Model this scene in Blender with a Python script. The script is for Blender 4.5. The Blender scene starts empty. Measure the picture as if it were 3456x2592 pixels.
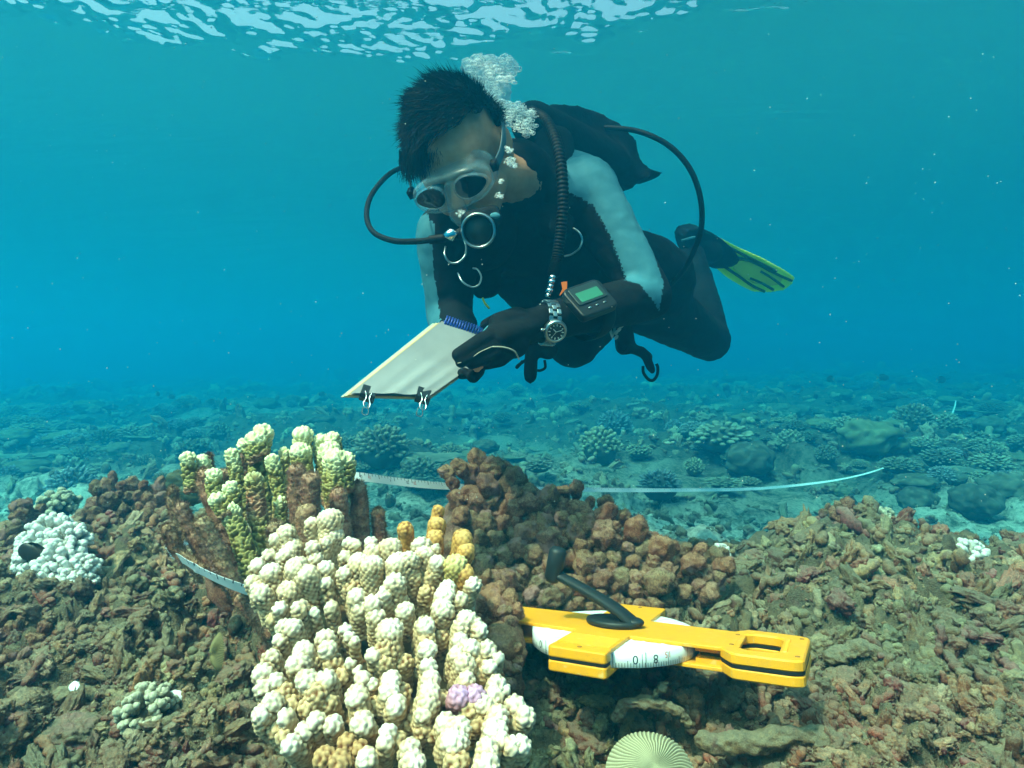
import bpy, math, random
import numpy as np
from mathutils import Vector, Matrix
R = math.radians
random.seed(7)
rng = np.random.default_rng(11)
SC = bpy.context.scene
COL = SC.collection

# ------------------------------------------------------------------ camera
FPX = 2059.0                       # focal length in pixels of the 3456 px wide photograph
PITCH = math.atan(81 / FPX)
cam_d = bpy.data.cameras.new('camera')
cam_d.sensor_width = 36.0
cam_d.lens = 36.0 * FPX / 3456.0
cam_d.clip_start = 0.02
cam_d.clip_end = 400
cam = bpy.data.objects.new('camera', cam_d)
COL.objects.link(cam)
cam.location = (0, 0, 0)
cam.rotation_euler = (math.pi / 2 - PITCH, 0, 0)
SC.camera = cam
cam_d.dof.use_dof = False

# ------------------------------------------------------------------ sky, sun, exposure
SUN_EL, SUN_AZ = 60.0, 228.0       # azimuth clockwise from +Y: behind the camera, to its left
W = bpy.data.worlds.new('World')
SC.world = W
W.use_nodes = True
nt = W.node_tree
bg = nt.nodes['Background']
sky = nt.nodes.new('ShaderNodeTexSky')
sky.sky_type = 'NISHITA'
sky.sun_disc = False
sky.sun_elevation = R(SUN_EL)
sky.sun_rotation = R(SUN_AZ)
sky.dust_density = 10.0
sky.ozone_density = 0.2
sky.air_density = 1.6
nt.links.new(sky.outputs[0], bg.inputs[0])
bg.inputs[1].default_value = 0.15
sl = bpy.data.lights.new('sun', 'SUN')
sl.energy = 4.4
sl.angle = R(2.0)
sl.color = (1.0, 0.62, 0.50)
sun = bpy.data.objects.new('sun', sl)
COL.objects.link(sun)
sd = Vector((math.sin(R(SUN_AZ)) * math.cos(R(SUN_EL)), math.cos(R(SUN_AZ)) * math.cos(R(SUN_EL)), math.sin(R(SUN_EL))))
sun.rotation_euler = sd.to_track_quat('Z', 'Y').to_euler()
SC.view_settings.view_transform = 'Standard'
SC.view_settings.look = 'None'
SC.view_settings.gamma = 1.0
SC.view_settings.exposure = 1.2
SC.render.engine = 'CYCLES'
cy = SC.cycles
cy.use_denoising = True
cy.max_bounces = 8
cy.diffuse_bounces = 2
cy.glossy_bounces = 3
cy.transmission_bounces = 6
cy.transparent_max_bounces = 12
cy.volume_bounces = 3
cy.caustics_reflective = False
cy.caustics_refractive = False
cy.sample_clamp_indirect = 4.0

# ------------------------------------------------------------------ helpers
def P(u, v, d):
    """world point seen at photo pixel (u, v) (3456x2592 scale), d metres in front of the camera"""
    a = (u - 1728.0) / FPX * d
    b = -(v - 1296.0) / FPX * d
    c, s = math.cos(PITCH), math.sin(PITCH)
    return np.array([a, d * c + b * s, -d * s + b * c])

def PX(p):
    """photo pixel of world points (n,3) -> (u, v, depth)"""
    p = np.asarray(p)
    c, s = math.cos(PITCH), math.sin(PITCH)
    d = p[..., 1] * c - p[..., 2] * s
    b = p[..., 1] * s + p[..., 2] * c
    return 1728 + FPX * p[..., 0] / d, 1296 - FPX * b / d, d

def nrm(v):
    v = np.asarray(v, float)
    return v / (np.linalg.norm(v, axis=-1, keepdims=True) + 1e-12)

def mesh_from(name, V, faces, mat=None, smooth=True, attrs=None, mats=None, fmat=None):
    """faces: list of (n,k) int arrays"""
    me = bpy.data.meshes.new(name)
    V = np.asarray(V, np.float32)
    faces = [np.asarray(f, np.int32) for f in faces if len(f)]
    nl = sum(f.size for f in faces)
    nf = sum(len(f) for f in faces)
    me.vertices.add(len(V))
    me.vertices.foreach_set('co', V.ravel())
    me.loops.add(nl)
    me.loops.foreach_set('vertex_index', np.concatenate([f.ravel() for f in faces]))
    me.polygons.add(nf)
    tot = np.concatenate([np.full(len(f), f.shape[1], np.int32) for f in faces])
    st = np.concatenate([[0], np.cumsum(tot)[:-1]]).astype(np.int32)
    me.polygons.foreach_set('loop_start', st)
    me.polygons.foreach_set('loop_total', tot)
    me.polygons.foreach_set('use_smooth', np.full(nf, bool(smooth)))
    if fmat is not None:
        me.polygons.foreach_set('material_index', np.asarray(fmat, np.int32))
    for m in (mats or ([mat] if mat else [])):
        me.materials.append(m)
    me.update(calc_edges=True)
    if attrs:
        for k, a in attrs.items():
            a = np.asarray(a, np.float32)
            if a.ndim == 1:
                at = me.attributes.new(k, 'FLOAT', 'POINT')
                at.data.foreach_set('value', a)
            else:
                at = me.attributes.new(k, 'FLOAT_COLOR', 'POINT')
                c4 = np.ones((len(a), 4), np.float32)
                c4[:, :3] = a
                at.data.foreach_set('color', c4.ravel())
    return me

def link(name, me, parent=None, label=None, cat=None, group=None, kind=None):
    o = bpy.data.objects.new(name, me)
    COL.objects.link(o)
    if parent is not None:
        o.parent = parent
    tag(o, label, cat, group, kind)
    return o

def tag(o, label=None, cat=None, group=None, kind=None):
    if label: o['label'] = label
    if cat: o['category'] = cat
    if group: o['group'] = group
    if kind: o['kind'] = kind
    return o

def empty(name, loc, label, cat, group=None, rot=None):
    o = bpy.data.objects.new(name, None)
    COL.objects.link(o)
    o.location = tuple(loc)
    if rot is not None:
        o.rotation_euler = rot
    o.empty_display_size = 0.02
    tag(o, label, cat, group)
    return o

class MB:
    """collects pieces (verts + faces) of one mesh"""
    def __init__(self):
        self.V = []; self.F = {}; self.n = 0; self.A = {}
    def add(self, V, faces, **at):
        V = np.asarray(V, float)
        for f in faces:
            f = np.asarray(f)
            if len(f):
                self.F.setdefault(f.shape[1], []).append(f + self.n)
        self.V.append(V); self.n += len(V)
        for k, a in at.items():
            a = np.asarray(a, float)
            if a.ndim == 0:
                a = np.full(len(V), float(a))
            elif a.ndim == 1 and len(a) == 3 and len(V) != 3:
                a = np.tile(a, (len(V), 1))
            self.A.setdefault(k, []).append(a)
        return self
    def mesh(s, name, mat=None, smooth=True, origin=None, **kw):
        V = np.concatenate(s.V)
        if origin is not None:
            V = V - np.asarray(origin)
        return mesh_from(name, V, [np.concatenate(f) for f in s.F.values()], mat, smooth,
                         {k: np.concatenate(a) for k, a in s.A.items()} or None, **kw)
    def obj(s, name, mat=None, parent=None, smooth=True, origin=None, label=None, cat=None, group=None, kind=None):
        return link(name, s.mesh(name, mat, smooth, origin), parent, label, cat, group, kind)

# numpy noise --------------------------------------------------------
def _h(ix, iy, iz, s):
    h = (ix.astype(np.int64) * 374761393 + iy.astype(np.int64) * 668265263 + iz.astype(np.int64) * 2147483647 + s * 974634777) & 0xffffffff
    h = ((h ^ (h >> 13)) * 1274126177) & 0xffffffff
    h = h ^ (h >> 16)
    return (h & 0xffffff) / float(0x1000000)

def vnoise(p, s=0):
    """value noise -1..1 at (n,3) points"""
    p = np.asarray(p, float)
    f = np.floor(p); t = p - f; i = f.astype(np.int64)
    t = t * t * t * (t * (t * 6 - 15) + 10)
    r = 0
    for dx in (0, 1):
        for dy in (0, 1):
            for dz in (0, 1):
                w = (t[:, 0] if dx else 1 - t[:, 0]) * (t[:, 1] if dy else 1 - t[:, 1]) * (t[:, 2] if dz else 1 - t[:, 2])
                r = r + w * _h(i[:, 0] + dx, i[:, 1] + dy, i[:, 2] + dz, s)
    return r * 2 - 1

def fbm(p, sc, octv=4, s=0, gain=.5):
    p = np.asarray(p, float) * sc
    r = 0; a = 1; n = 0
    for o in range(octv):
        r = r + a * vnoise(p + 17.3 * o, s + o); n += a
        a *= gain; p = p * 2.03
    return r / n

def worley2(x, y, sc, s=0):
    """F1, F2 distances and the id of the nearest cell in a jittered 2D grid"""
    x = x * sc; y = y * sc
    ix = np.floor(x).astype(np.int64); iy = np.floor(y).astype(np.int64)
    f1 = np.full(x.shape, 9.); f2 = np.full(x.shape, 9.); cid = np.zeros(x.shape)
    z = np.zeros_like(ix)
    for dx in (-1, 0, 1):
        for dy in (-1, 0, 1):
            jx = ix + dx; jy = iy + dy
            px = jx + _h(jx, jy, z, s); py = jy + _h(jx, jy, z + 7, s + 1)
            d = np.hypot(x - px, y - py)
            cl = d < f1
            f2 = np.where(cl, f1, np.minimum(f2, d))
            cid = np.where(cl, _h(jx, jy, z + 3, s + 2), cid)
            f1 = np.where(cl, d, f1)
    return f1, f2, cid

def sstep(a, b, x):
    t = np.clip((x - a) / (b - a), 0, 1)
    return t * t * (3 - 2 * t)

def grid_faces(nu, nv, wrap_u=False):
    """quads of a grid stored row-major [v][u]"""
    u = np.arange(nu if wrap_u else nu - 1)
    v = np.arange(nv - 1)
    U, Vv = np.meshgrid(u, v)
    a = Vv * nu + U; b = Vv * nu + (U + 1) % nu
    return np.stack([a, b, b + nu, a + nu], -1).reshape(-1, 4)

def frame(d):
    d = nrm(d)
    a = np.array([0, 0, 1.]) if abs(d[2]) < .9 else np.array([1., 0, 0])
    x = nrm(np.cross(a, d)); y = np.cross(d, x)
    return x, y, d

def catmull(pts, n):
    pts = np.asarray(pts, float)
    p = np.vstack([2 * pts[0] - pts[1], pts, 2 * pts[-1] - pts[-2]])
    out = []
    m = len(pts) - 1
    for k in range(n):
        t = k / (n - 1) * m
        i = min(int(t), m - 1); t -= i
        a, b, c, d = p[i:i + 4]
        out.append(.5 * ((2 * b) + (-a + c) * t + (2 * a - 5 * b + 4 * c - d) * t * t + (-a + 3 * b - 3 * c + d) * t ** 3))
    return np.array(out)

def sweep(path, rad, seg=10, up=None, flat=None, caps=True):
    """tube along a path; rad scalar or per point (or (rx, ry)); returns V, faces"""
    path = np.asarray(path, float); n = len(path)
    T = nrm(np.gradient(path, axis=0))
    rad = np.broadcast_to(np.asarray(rad, float), (n,)) if np.ndim(rad) < 2 else np.asarray(rad, float)
    if rad.ndim == 1:
        rad = np.stack([rad, rad], -1)
    x = up if up is not None else frame(T[0])[0]
    V = []
    th = np.linspace(0, 2 * math.pi, seg, endpoint=False)
    for i in range(n):
        x = np.asarray(x, float); x = nrm(x - T[i] * (x @ T[i])); y = np.cross(T[i], x)
        V.append(path[i] + np.outer(np.cos(th) * rad[i, 0], x) + np.outer(np.sin(th) * rad[i, 1], y))
    V = np.concatenate(V)
    F = [grid_faces(seg, n, True)]
    if caps:
        V = np.vstack([V, path[0], path[-1]])
        k = np.arange(seg); k2 = (k + 1) % seg
        F.append(np.stack([k2, k, np.full(seg, n * seg)], -1))
        b = (n - 1) * seg
        F.append(np.stack([b + k, b + k2, np.full(seg, n * seg + 1)], -1))
    return V, F

def box(c, s, rot=None):
    c = np.asarray(c, float); s = np.asarray(s, float) / 2
    V = np.array([[x, y, z] for x in (-1, 1) for y in (-1, 1) for z in (-1, 1)]) * s
    if rot is not None:
        V = V @ np.asarray(rot).T
    F = np.array([[0, 1, 3, 2], [4, 6, 7, 5], [0, 4, 5, 1], [2, 3, 7, 6], [0, 2, 6, 4], [1, 5, 7, 3]])
    return V + c, [F]

_ico = {}
def ico(sub):
    if sub not in _ico:
        import bmesh
        bm = bmesh.new()
        bmesh.ops.create_icosphere(bm, subdivisions=sub, radius=1)
        bm.verts.ensure_lookup_table()
        V = np.array([v.co[:] for v in bm.verts]); F = np.array([[v.index for v in f.verts] for f in bm.faces])
        bm.free()
        _ico[sub] = (V, F)
    return _ico[sub]

# materials ----------------------------------------------------------
def mat(name, col=(.5, .5, .5), rough=.6, metal=0., spec=.3, nodes=None, **kw):
    m = bpy.data.materials.new(name)
    m.use_nodes = True
    t = m.node_tree
    b = t.nodes['Principled BSDF']
    b.inputs['Base Color'].default_value = (*col, 1)
    b.inputs['Roughness'].default_value = rough
    b.inputs['Metallic'].default_value = metal
    b.inputs['Specular IOR Level'].default_value = spec
    for k, v in kw.items():
        b.inputs[k.replace('_', ' ')].default_value = v
    if nodes:
        nodes(t, b)
    return m

def nd(t, typ, **kw):
    n = t.nodes.new(typ)
    for k, v in kw.items():
        if k.startswith('i_'):
            n.inputs[k[2:].replace('_', ' ')].default_value = v
        else:
            setattr(n, k, v)
    return n

def ramp(t, fac, stops):
    r = t.nodes.new('ShaderNodeValToRGB')
    e = r.color_ramp.elements
    while len(e) < len(stops):
        e.new(.5)
    for k, (p, c) in enumerate(stops):
        e[k].position = p; e[k].color = (*c, 1)
    if fac is not None:
        t.links.new(fac, r.inputs[0])
    return r.outputs[0]

def mixc(t, fac, a, b, mode='MIX'):
    m = t.nodes.new('ShaderNodeMix')
    m.data_type = 'RGBA'; m.blend_type = mode
    for s, v in ((m.inputs[0], fac), (m.inputs[6], a), (m.inputs[7], b)):
        if isinstance(v, (int, float)):
            s.default_value = v
        elif isinstance(v, tuple):
            s.default_value = (*v, 1)
        else:
            t.links.new(v, s)
    return m.outputs[2]

def noise(t, scale, detail=4, rough=.6, coord=None, dist=0.):
    n = nd(t, 'ShaderNodeTexNoise', i_Scale=scale, i_Detail=detail, i_Roughness=rough, i_Distortion=dist)
    if coord is None:
        coord = nd(t, 'ShaderNodeTexCoord').outputs['Object']
    t.links.new(coord, n.inputs['Vector'])
    return n.outputs['Fac']

def bump(t, b, h, strength=.5, dist=.002):
    n = nd(t, 'ShaderNodeBump', i_Strength=strength, i_Distance=dist)
    t.links.new(h, n.inputs['Height'])
    t.links.new(n.outputs[0], b.inputs['Normal'])

def pos(t):
    return nd(t, 'ShaderNodeNewGeometry').outputs['Position']

def silt_contrast(t, col, silt, lo=.15, hi=.85, amount=.8, sc=120):
    """pale silt and turf tone on what faces up, painted to boost light-dark contrast"""
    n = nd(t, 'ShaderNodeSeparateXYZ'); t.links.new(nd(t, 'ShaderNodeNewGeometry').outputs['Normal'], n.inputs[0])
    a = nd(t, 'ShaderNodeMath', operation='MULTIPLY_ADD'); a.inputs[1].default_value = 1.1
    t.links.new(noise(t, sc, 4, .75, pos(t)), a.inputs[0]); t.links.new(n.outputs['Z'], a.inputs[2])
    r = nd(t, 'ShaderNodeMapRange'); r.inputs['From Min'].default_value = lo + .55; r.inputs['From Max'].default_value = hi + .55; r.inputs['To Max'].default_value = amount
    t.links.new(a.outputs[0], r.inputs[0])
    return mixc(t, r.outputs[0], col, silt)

def attr(t, name, out='Fac', typ='GEOMETRY'):
    return nd(t, 'ShaderNodeAttribute', attribute_name=name, attribute_type=typ).outputs[out]

# ------------------------------------------------------------------ water body (haze) and the surface above
hz = bpy.data.materials.new('sea_water_volume')
hz.use_nodes = True
t = hz.node_tree
t.nodes.remove(t.nodes['Principled BSDF'])
pv = nd(t, 'ShaderNodeVolumePrincipled')
pv.inputs['Color'].default_value = (0.004, 0.170, 0.290, 1)
pv.inputs['Density'].default_value = 0.36
pv.inputs['Anisotropy'].default_value = 0.6
pv.inputs['Absorption Color'].default_value = (0.0, 0.60, 0.82, 1)
t.links.new(pv.outputs[0], t.nodes['Material Output'].inputs['Volume'])
V, F = box((0, 22, -1.1), (144, 60, 5.1))
haze = link('haze', mesh_from('haze', V, F, hz, False), kind='stuff')

ws = bpy.data.materials.new('rippled_water_surface')
ws.use_nodes = True
t = ws.node_tree
t.nodes.remove(t.nodes['Principled BSDF'])
pz = pos(t)
mp = nd(t, 'ShaderNodeMapping'); mp.inputs['Scale'].default_value = (.75, 1.5, 1)
t.links.new(pz, mp.inputs[0])
n1 = noise(t, .9, 3, .5, mp.outputs[0], .6)
n2 = noise(t, 4.5, 4, .55, mp.outputs[0], .8)
ad = nd(t, 'ShaderNodeMath', operation='MULTIPLY_ADD'); ad.inputs[1].default_value = .13
t.links.new(n2, ad.inputs[0]); t.links.new(n1, ad.inputs[2])
bp = nd(t, 'ShaderNodeBump', i_Strength=1.0, i_Distance=.13)
# calm and choppy patches alternate
n3 = noise(t, .32, 2, .5, pz)
mr = nd(t, 'ShaderNodeMapRange'); mr.inputs['From Min'].default_value = .40; mr.inputs['From Max'].default_value = .62
mr.inputs['To Min'].default_value = .10; mr.inputs['To Max'].default_value = .5
t.links.new(n3, mr.inputs[0])
# added patch of much steeper ripples, shaped so bright sky glints show there
vs = nd(t, 'ShaderNodeVectorMath', operation='SUBTRACT'); vs.inputs[1].default_value = (-.65, 1.9, 0)
t.links.new(pz, vs.inputs[0])
vm = nd(t, 'ShaderNodeVectorMath', operation='MULTIPLY'); vm.inputs[1].default_value = (.58, 1.05, 0)
t.links.new(vs.outputs[0], vm.inputs[0])
vl = nd(t, 'ShaderNodeVectorMath', operation='LENGTH'); t.links.new(vm.outputs[0], vl.inputs[0])
nz_ = noise(t, 2.2, 3, .6, pz)
gm = nd(t, 'ShaderNodeMath', operation='MULTIPLY_ADD'); gm.inputs[1].default_value = .9; t.links.new(nz_, gm.inputs[0]); t.links.new(vl.outputs['Value'], gm.inputs[2])
gr = nd(t, 'ShaderNodeMapRange', interpolation_type='SMOOTHSTEP'); gr.inputs['From Min'].default_value = 1.65; gr.inputs['From Max'].default_value = 1.10
gr.inputs['To Min'].default_value = 0.; gr.inputs['To Max'].default_value = 13.0
t.links.new(gm.outputs[0], gr.inputs[0])
ga = nd(t, 'ShaderNodeMath', operation='ADD'); t.links.new(gr.outputs[0], ga.inputs[0]); t.links.new(mr.outputs[0], ga.inputs[1])
mu = nd(t, 'ShaderNodeMath', operation='MULTIPLY')
t.links.new(ad.outputs[0], mu.inputs[0]); t.links.new(ga.outputs[0], mu.inputs[1])
t.links.new(mu.outputs[0], bp.inputs['Height'])
fr = nd(t, 'ShaderNodeFresnel', i_IOR=1.22)
t.links.new(bp.outputs[0], fr.inputs['Normal'])
tr = nd(t, 'ShaderNodeBsdfTransparent'); tr.inputs[0].default_value = (.92, 1, .86, 1)
gl = nd(t, 'ShaderNodeBsdfGlossy', i_Roughness=.75); gl.inputs[0].default_value = (.62, .97, 1, 1)
t.links.new(bp.outputs[0], gl.inputs['Normal'])
mx = nd(t, 'ShaderNodeMixShader')
t.links.new(fr.outputs[0], mx.inputs[0]); t.links.new(tr.outputs[0], mx.inputs[1]); t.links.new(gl.outputs[0], mx.inputs[2])
t.links.new(mx.outputs[0], t.nodes['Material Output'].inputs['Surface'])
V, F = box((0, 22, 1.5), (300, 260, 0))
link('water', mesh_from('water', V[[1, 5, 7, 3]], [np.array([[0, 1, 2, 3]])], ws, False), kind='structure')
# ------------------------------------------------------------------ seabed
def crest(x):
    return 1.18 + .10 * sstep(.2, -.6, x) + .04 * np.sin(x * 5.1 + .5) + .20 * np.exp(-((x - .82) / .24) ** 2)

def H_base(x, y):
    """broad shape of the sea floor (camera at z = 0)"""
    near = -.415 + .03 * np.sin(x * 4.2 + 1.) * np.cos(y * 3.1) + .012 * sstep(.9, 1.5, y) - .02 * sstep(.2, .6, x)
    near = near + .05 * np.exp(-((x + .75) ** 2 + (y - 1.1) ** 2) / .05) + .03 * np.exp(-((x - .75) ** 2 + (y - 1.35) ** 2) / .05)
    near = near - .06 * np.exp(-((x - .1) ** 2 / .05 + (y - .62) ** 2 / .012))
    side = x / np.maximum(y, .5)
    far = -.80 + .022 * np.maximum(y - 3, 0) * sstep(-.1, .8, side) - .006 * np.maximum(y - 3, 0) * sstep(.1, -.7, side)
    far = far + .06 * np.sin(x * 1.3 + y * .7) + .05 * np.sin(y * 1.7 - x * .6)
    k = sstep(0, .62, y - crest(x))
    return near * (1 - k) + far * k

def H(x, y):
    x = np.asarray(x, float); y = np.asarray(y, float)
    z = H_base(x, y)
    p = np.stack([x, y, 0 * x], -1)
    k = sstep(-.1, .5, y - crest(x))          # 0 near reef .. 1 far floor
    wx = x + .012 * fbm(p, 22, 2, 5); wy = y + .012 * fbm(p + 9, 22, 2, 6)
    f, g, c = worley2(wx, wy, 13, 21)
    z = z + (1 - k) * (.050 * (1 - np.minimum(f, 1) ** 2) * (.25 + c) - .035)
    f, g, c = worley2(wx, wy, 34, 31)
    near2 = (1 - sstep(1.3, 3.2, y))
    z = z + near2 * (.024 * (1 - np.minimum(f, 1) ** 2) * (.3 + c) - .006)
    f, g, c = worley2(x + .004 * fbm(p, 90, 1, 2), y, 82, 41)
    z = z + near2 * (.010 * (1 - np.minimum(f, 1) ** 2) * (.3 + c))
    z = z + (1 - k) * .028 * fbm(p, 7, 4, 51)
    f, g, c = worley2(x + .1 * fbm(p, 3, 2, 8), y + .1 * fbm(p + 4, 3, 2, 9), 3.2, 61)
    bare = sstep(-.15, .35, fbm(p, .7, 2, 71) + .25)
    z = z + k * (.17 * (1 - np.minimum(f, 1) ** 2) * c * (.35 + .65 * bare) - .05 + .08 * fbm(p, 2.2, 4, 81, .6))
    f, g, c = worley2(x, y, 9, 91)
    z = z + k * sstep(30, 4, y) * .035 * (1 - np.minimum(f, 1) ** 2) * c
    return z

NU, NR = 580, 460
yy = np.concatenate([np.linspace(.16, 1.9, 280, endpoint=False), np.geomspace(1.9, 45, NR - 280)])
aa = np.linspace(-1.25, 1.25, NU)
aa = aa * (1 + .12 * aa ** 2)
A_, Y_ = np.meshgrid(aa, yy)
X_ = A_ * (Y_ + .12)
xs, ys = X_.ravel(), Y_.ravel()
zs = H(xs, ys)
kk = sstep(0, .6, ys - crest(xs))
nz = fbm(np.stack([xs, ys, zs], -1), 9, 4, 13)

def reef_nodes(t, b):
    g = pos(t)
    n1 = noise(t, 16, 5, .65, g)
    n2 = noise(t, 95, 4, .7, g)
    n3 = noise(t, 420, 3, .7, g)
    base = ramp(t, n1, [(.30, (.09, .045, .03)), (.42, (.22, .12, .065)), (.52, (.34, .23, .13)), (.62, (.44, .34, .21)), (.78, (.34, .15, .11))])
    c2 = ramp(t, n2, [(.3, (.25, .12, .12)), (.45, (.55, .5, .4)), (.6, (1.1, 1.05, .85)), (.75, (1.6, 1.55, 1.25))])
    c = mixc(t, .85, base, c2, 'MULTIPLY')
    c = mixc(t, ramp(t, n3, [(.5, (0, 0, 0)), (.72, (.75, .75, .75))]), c, (.36, .36, .27))
    pk = noise(t, 26, 3, .6, g)
    c = mixc(t, ramp(t, pk, [(.62, (0, 0, 0)), (.70, (.65, .65, .65))]), c, (.30, .09, .10))
    far = mixc(t, ramp(t, noise(t, 5, 5, .7, g), [(.36, (0, 0, 0)), (.52, (1, 1, 1))]), mixc(t, attr(t, 'bare'), (.03, .035, .025), (.14, .15, .10)), mixc(t, attr(t, 'bare'), (.12, .12, .09), (.85, .82, .68)))
    far = mixc(t, .7, far, ramp(t, noise(t, 40, 4, .7, g), [(.3, (.3, .3, .3)), (.6, (1.15, 1.15, 1.15))]), 'MULTIPLY')
    c = silt_contrast(t, mixc(t, .45, c, (.13, .06, .045), 'MULTIPLY') if False else mixc(t, .35, c, (.12, .055, .04)), mixc(t, .5, c, (.42, .40, .27)), .1, .8, .7)
    c = mixc(t, attr(t, 'farness'), c, far)
    t.links.new(c, b.inputs['Base Color'])
    h = nd(t, 'ShaderNodeMath', operation='ADD')
    t.links.new(n2, h.inputs[0]); t.links.new(n3, h.inputs[1])
    bump(t, b, h.outputs[0], 1., .014)
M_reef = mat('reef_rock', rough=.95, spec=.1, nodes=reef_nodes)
bare = sstep(4.6, 2.8, ys + .8 * fbm(np.stack([xs, ys, 0 * xs], -1), .8, 3, 33)) * .9 + .25 * sstep(.1, .4, fbm(np.stack([xs, ys, 0 * xs], -1), .5, 3, 35))
me = mesh_from('seabed', np.stack([xs, ys, zs], -1), [grid_faces(NU, NR)], M_reef, True, {'farness': kk, 'bare': np.clip(bare, 0, 1)})
link('seabed', me, kind='structure')
# ------------------------------------------------------------------ corals
def finger(base, tip, r0, r1, pitch=.0034, amp=.0016, lump=.12, seed=0, ver=4.2, bulb=0., bend=.1, spiky=0., tip_r=None):
    """rounded coral branch with corallite bumps. Returns V, faces, height along (0..1), bump height (0..1)"""
    r = np.random.default_rng(seed)
    base = np.asarray(base, float); tip = np.asarray(tip, float)
    L = np.linalg.norm(tip - base) + 1e-9
    ax = (tip - base) / L
    x, y, _ = frame(ax)
    off = (x * r.normal() + y * r.normal()) * bend * L * .3
    # profile along s (metres) : cylinder part then hemispherical cap of radius r1
    step = pitch / ver
    nb = max(4, int(L / step))
    nc = max(4, int(r1 * math.pi / 2 / step))
    s = np.linspace(0, 1, nb, endpoint=False)
    zz = s * L; rr = r0 + (r1 - r0) * s + bulb * r1 * np.exp(-((s - .92) / .18) ** 2)
    re = rr[-1] if nb else r1
    re = r1 * (1 + bulb * np.exp(-(.08 / .18) ** 2))
    ph = np.linspace(0, math.pi / 2, nc, endpoint=False)
    z2 = L + re * np.sin(ph) * .92; rr2 = re * np.cos(ph) ** .85
    z = np.concatenate([zz, z2]); rad = np.concatenate([rr, rr2])
    nu = max(8, int(2 * math.pi * max(r0, re) / step))
    nu = min(nu, 96)
    th = np.linspace(0, 2 * math.pi, nu, endpoint=False)
    Z, T = np.meshgrid(z, th, indexing='ij')
    Rr = np.repeat(rad[:, None], nu, 1)
    ctr = base + np.outer(z, ax) + np.outer(np.sin(np.clip(z / L, 0, 1) * math.pi), off)
    dirs = np.cos(T)[..., None] * x + np.sin(T)[..., None] * y
    Pp = ctr[:, None, :] + dirs * Rr[..., None]
    # outward normal
    slope = np.gradient(rad, z + np.arange(len(z)) * 1e-9)
    slope = np.clip(slope, -8, 1)
    N = nrm(dirs - ax * slope[:, None, None])
    V = Pp.reshape(-1, 3); N = N.reshape(-1, 3)
    tv = ctr[-1] + ax * (L + re * .92 - z[-1])
    V = np.vstack([V, tv]); N = np.vstack([N, ax])
    V = V + N * (lump * r1 * fbm(V, .55 / r1, 2, seed % 97))[:, None]
    hgt = np.concatenate([(Z / (L + re)).ravel(), [1.]])
    b = np.zeros(len(V))
    if amp > 0:
        # corallite sites: golden spiral over the surface
        ds = np.hypot(np.diff(z, prepend=0), np.diff(rad, prepend=rad[0]))
        area = 2 * math.pi * np.maximum(rad, 1e-4) * ds
        cum = np.cumsum(area); n = max(6, int(cum[-1] / (pitch * pitch * .87)))
        q = (np.arange(n) + .5) / n * cum[-1]
        row = np.interp(q, cum, np.arange(len(z)))
        col = (np.arange(n) * .6180339887 % 1) * nu + r.normal(0, .35, n)
        ri = np.clip(np.round(row), 0, len(z) - 1).astype(int); ci = np.round(col).astype(int) % nu
        S = V[:-1].reshape(len(z), nu, 3)[ri, ci]
        S = np.vstack([S, tv])
        sz = r.uniform(.8, 1.25, len(S))
        best = np.full(len(V), 9.)
        for k in range(0, len(V), 4000):
            D = np.linalg.norm(V[k:k + 4000, None, :] - S[None], axis=-1) / (pitch * .62 * sz)
            best[k:k + 4000] = D.min(1)
        b = np.clip(1 - best ** 2, 0, 1) ** .8 if not spiky else np.clip(1 - best, 0, 1) ** .8
        up = N + ax * (.5 + spiky)
        V = V + nrm(up) * (b * amp * (1 + spiky * sstep(.3, 1, hgt)))[:, None]
    m = len(z)
    F = [grid_faces(nu, m, True)]
    k = np.arange(nu)
    F.append(np.stack([(m - 1) * nu + k, (m - 1) * nu + (k + 1) % nu, np.full(nu, m * nu)], -1))
    return V, F, hgt, b

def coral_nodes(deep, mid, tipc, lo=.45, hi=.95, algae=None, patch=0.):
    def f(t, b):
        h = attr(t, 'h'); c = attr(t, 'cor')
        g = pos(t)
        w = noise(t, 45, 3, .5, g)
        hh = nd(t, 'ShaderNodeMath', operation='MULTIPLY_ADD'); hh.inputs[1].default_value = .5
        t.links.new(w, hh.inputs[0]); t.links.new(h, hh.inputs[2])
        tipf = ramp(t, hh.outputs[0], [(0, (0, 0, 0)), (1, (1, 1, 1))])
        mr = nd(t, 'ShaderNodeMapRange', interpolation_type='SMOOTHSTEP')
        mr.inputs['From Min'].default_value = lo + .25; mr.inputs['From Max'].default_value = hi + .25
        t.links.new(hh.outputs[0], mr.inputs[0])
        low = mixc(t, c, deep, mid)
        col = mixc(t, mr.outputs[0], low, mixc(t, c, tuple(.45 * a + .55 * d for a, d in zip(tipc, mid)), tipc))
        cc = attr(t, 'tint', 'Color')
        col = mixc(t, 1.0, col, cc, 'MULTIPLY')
        col = mixc(t, .3, col, ramp(t, noise(t, 900, 2, .6, g), [(.3, (.75, .75, .75)), (.7, (1.15, 1.15, 1.15))]), 'MULTIPLY')
        if algae:
            col = mixc(t, mixc(t, 1., attr(t, 'dead'), ramp(t, noise(t, 60, 4, .6, g), [(.25, (.8, .8, .8)), (.5, (1, 1, 1))]), 'MULTIPLY'), col, algae(t, g))
        t.links.new(col, b.inputs['Base Color'])
        bump(t, b, noise(t, 1100, 2, .6, g), .35, .001)
    return f

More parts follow.
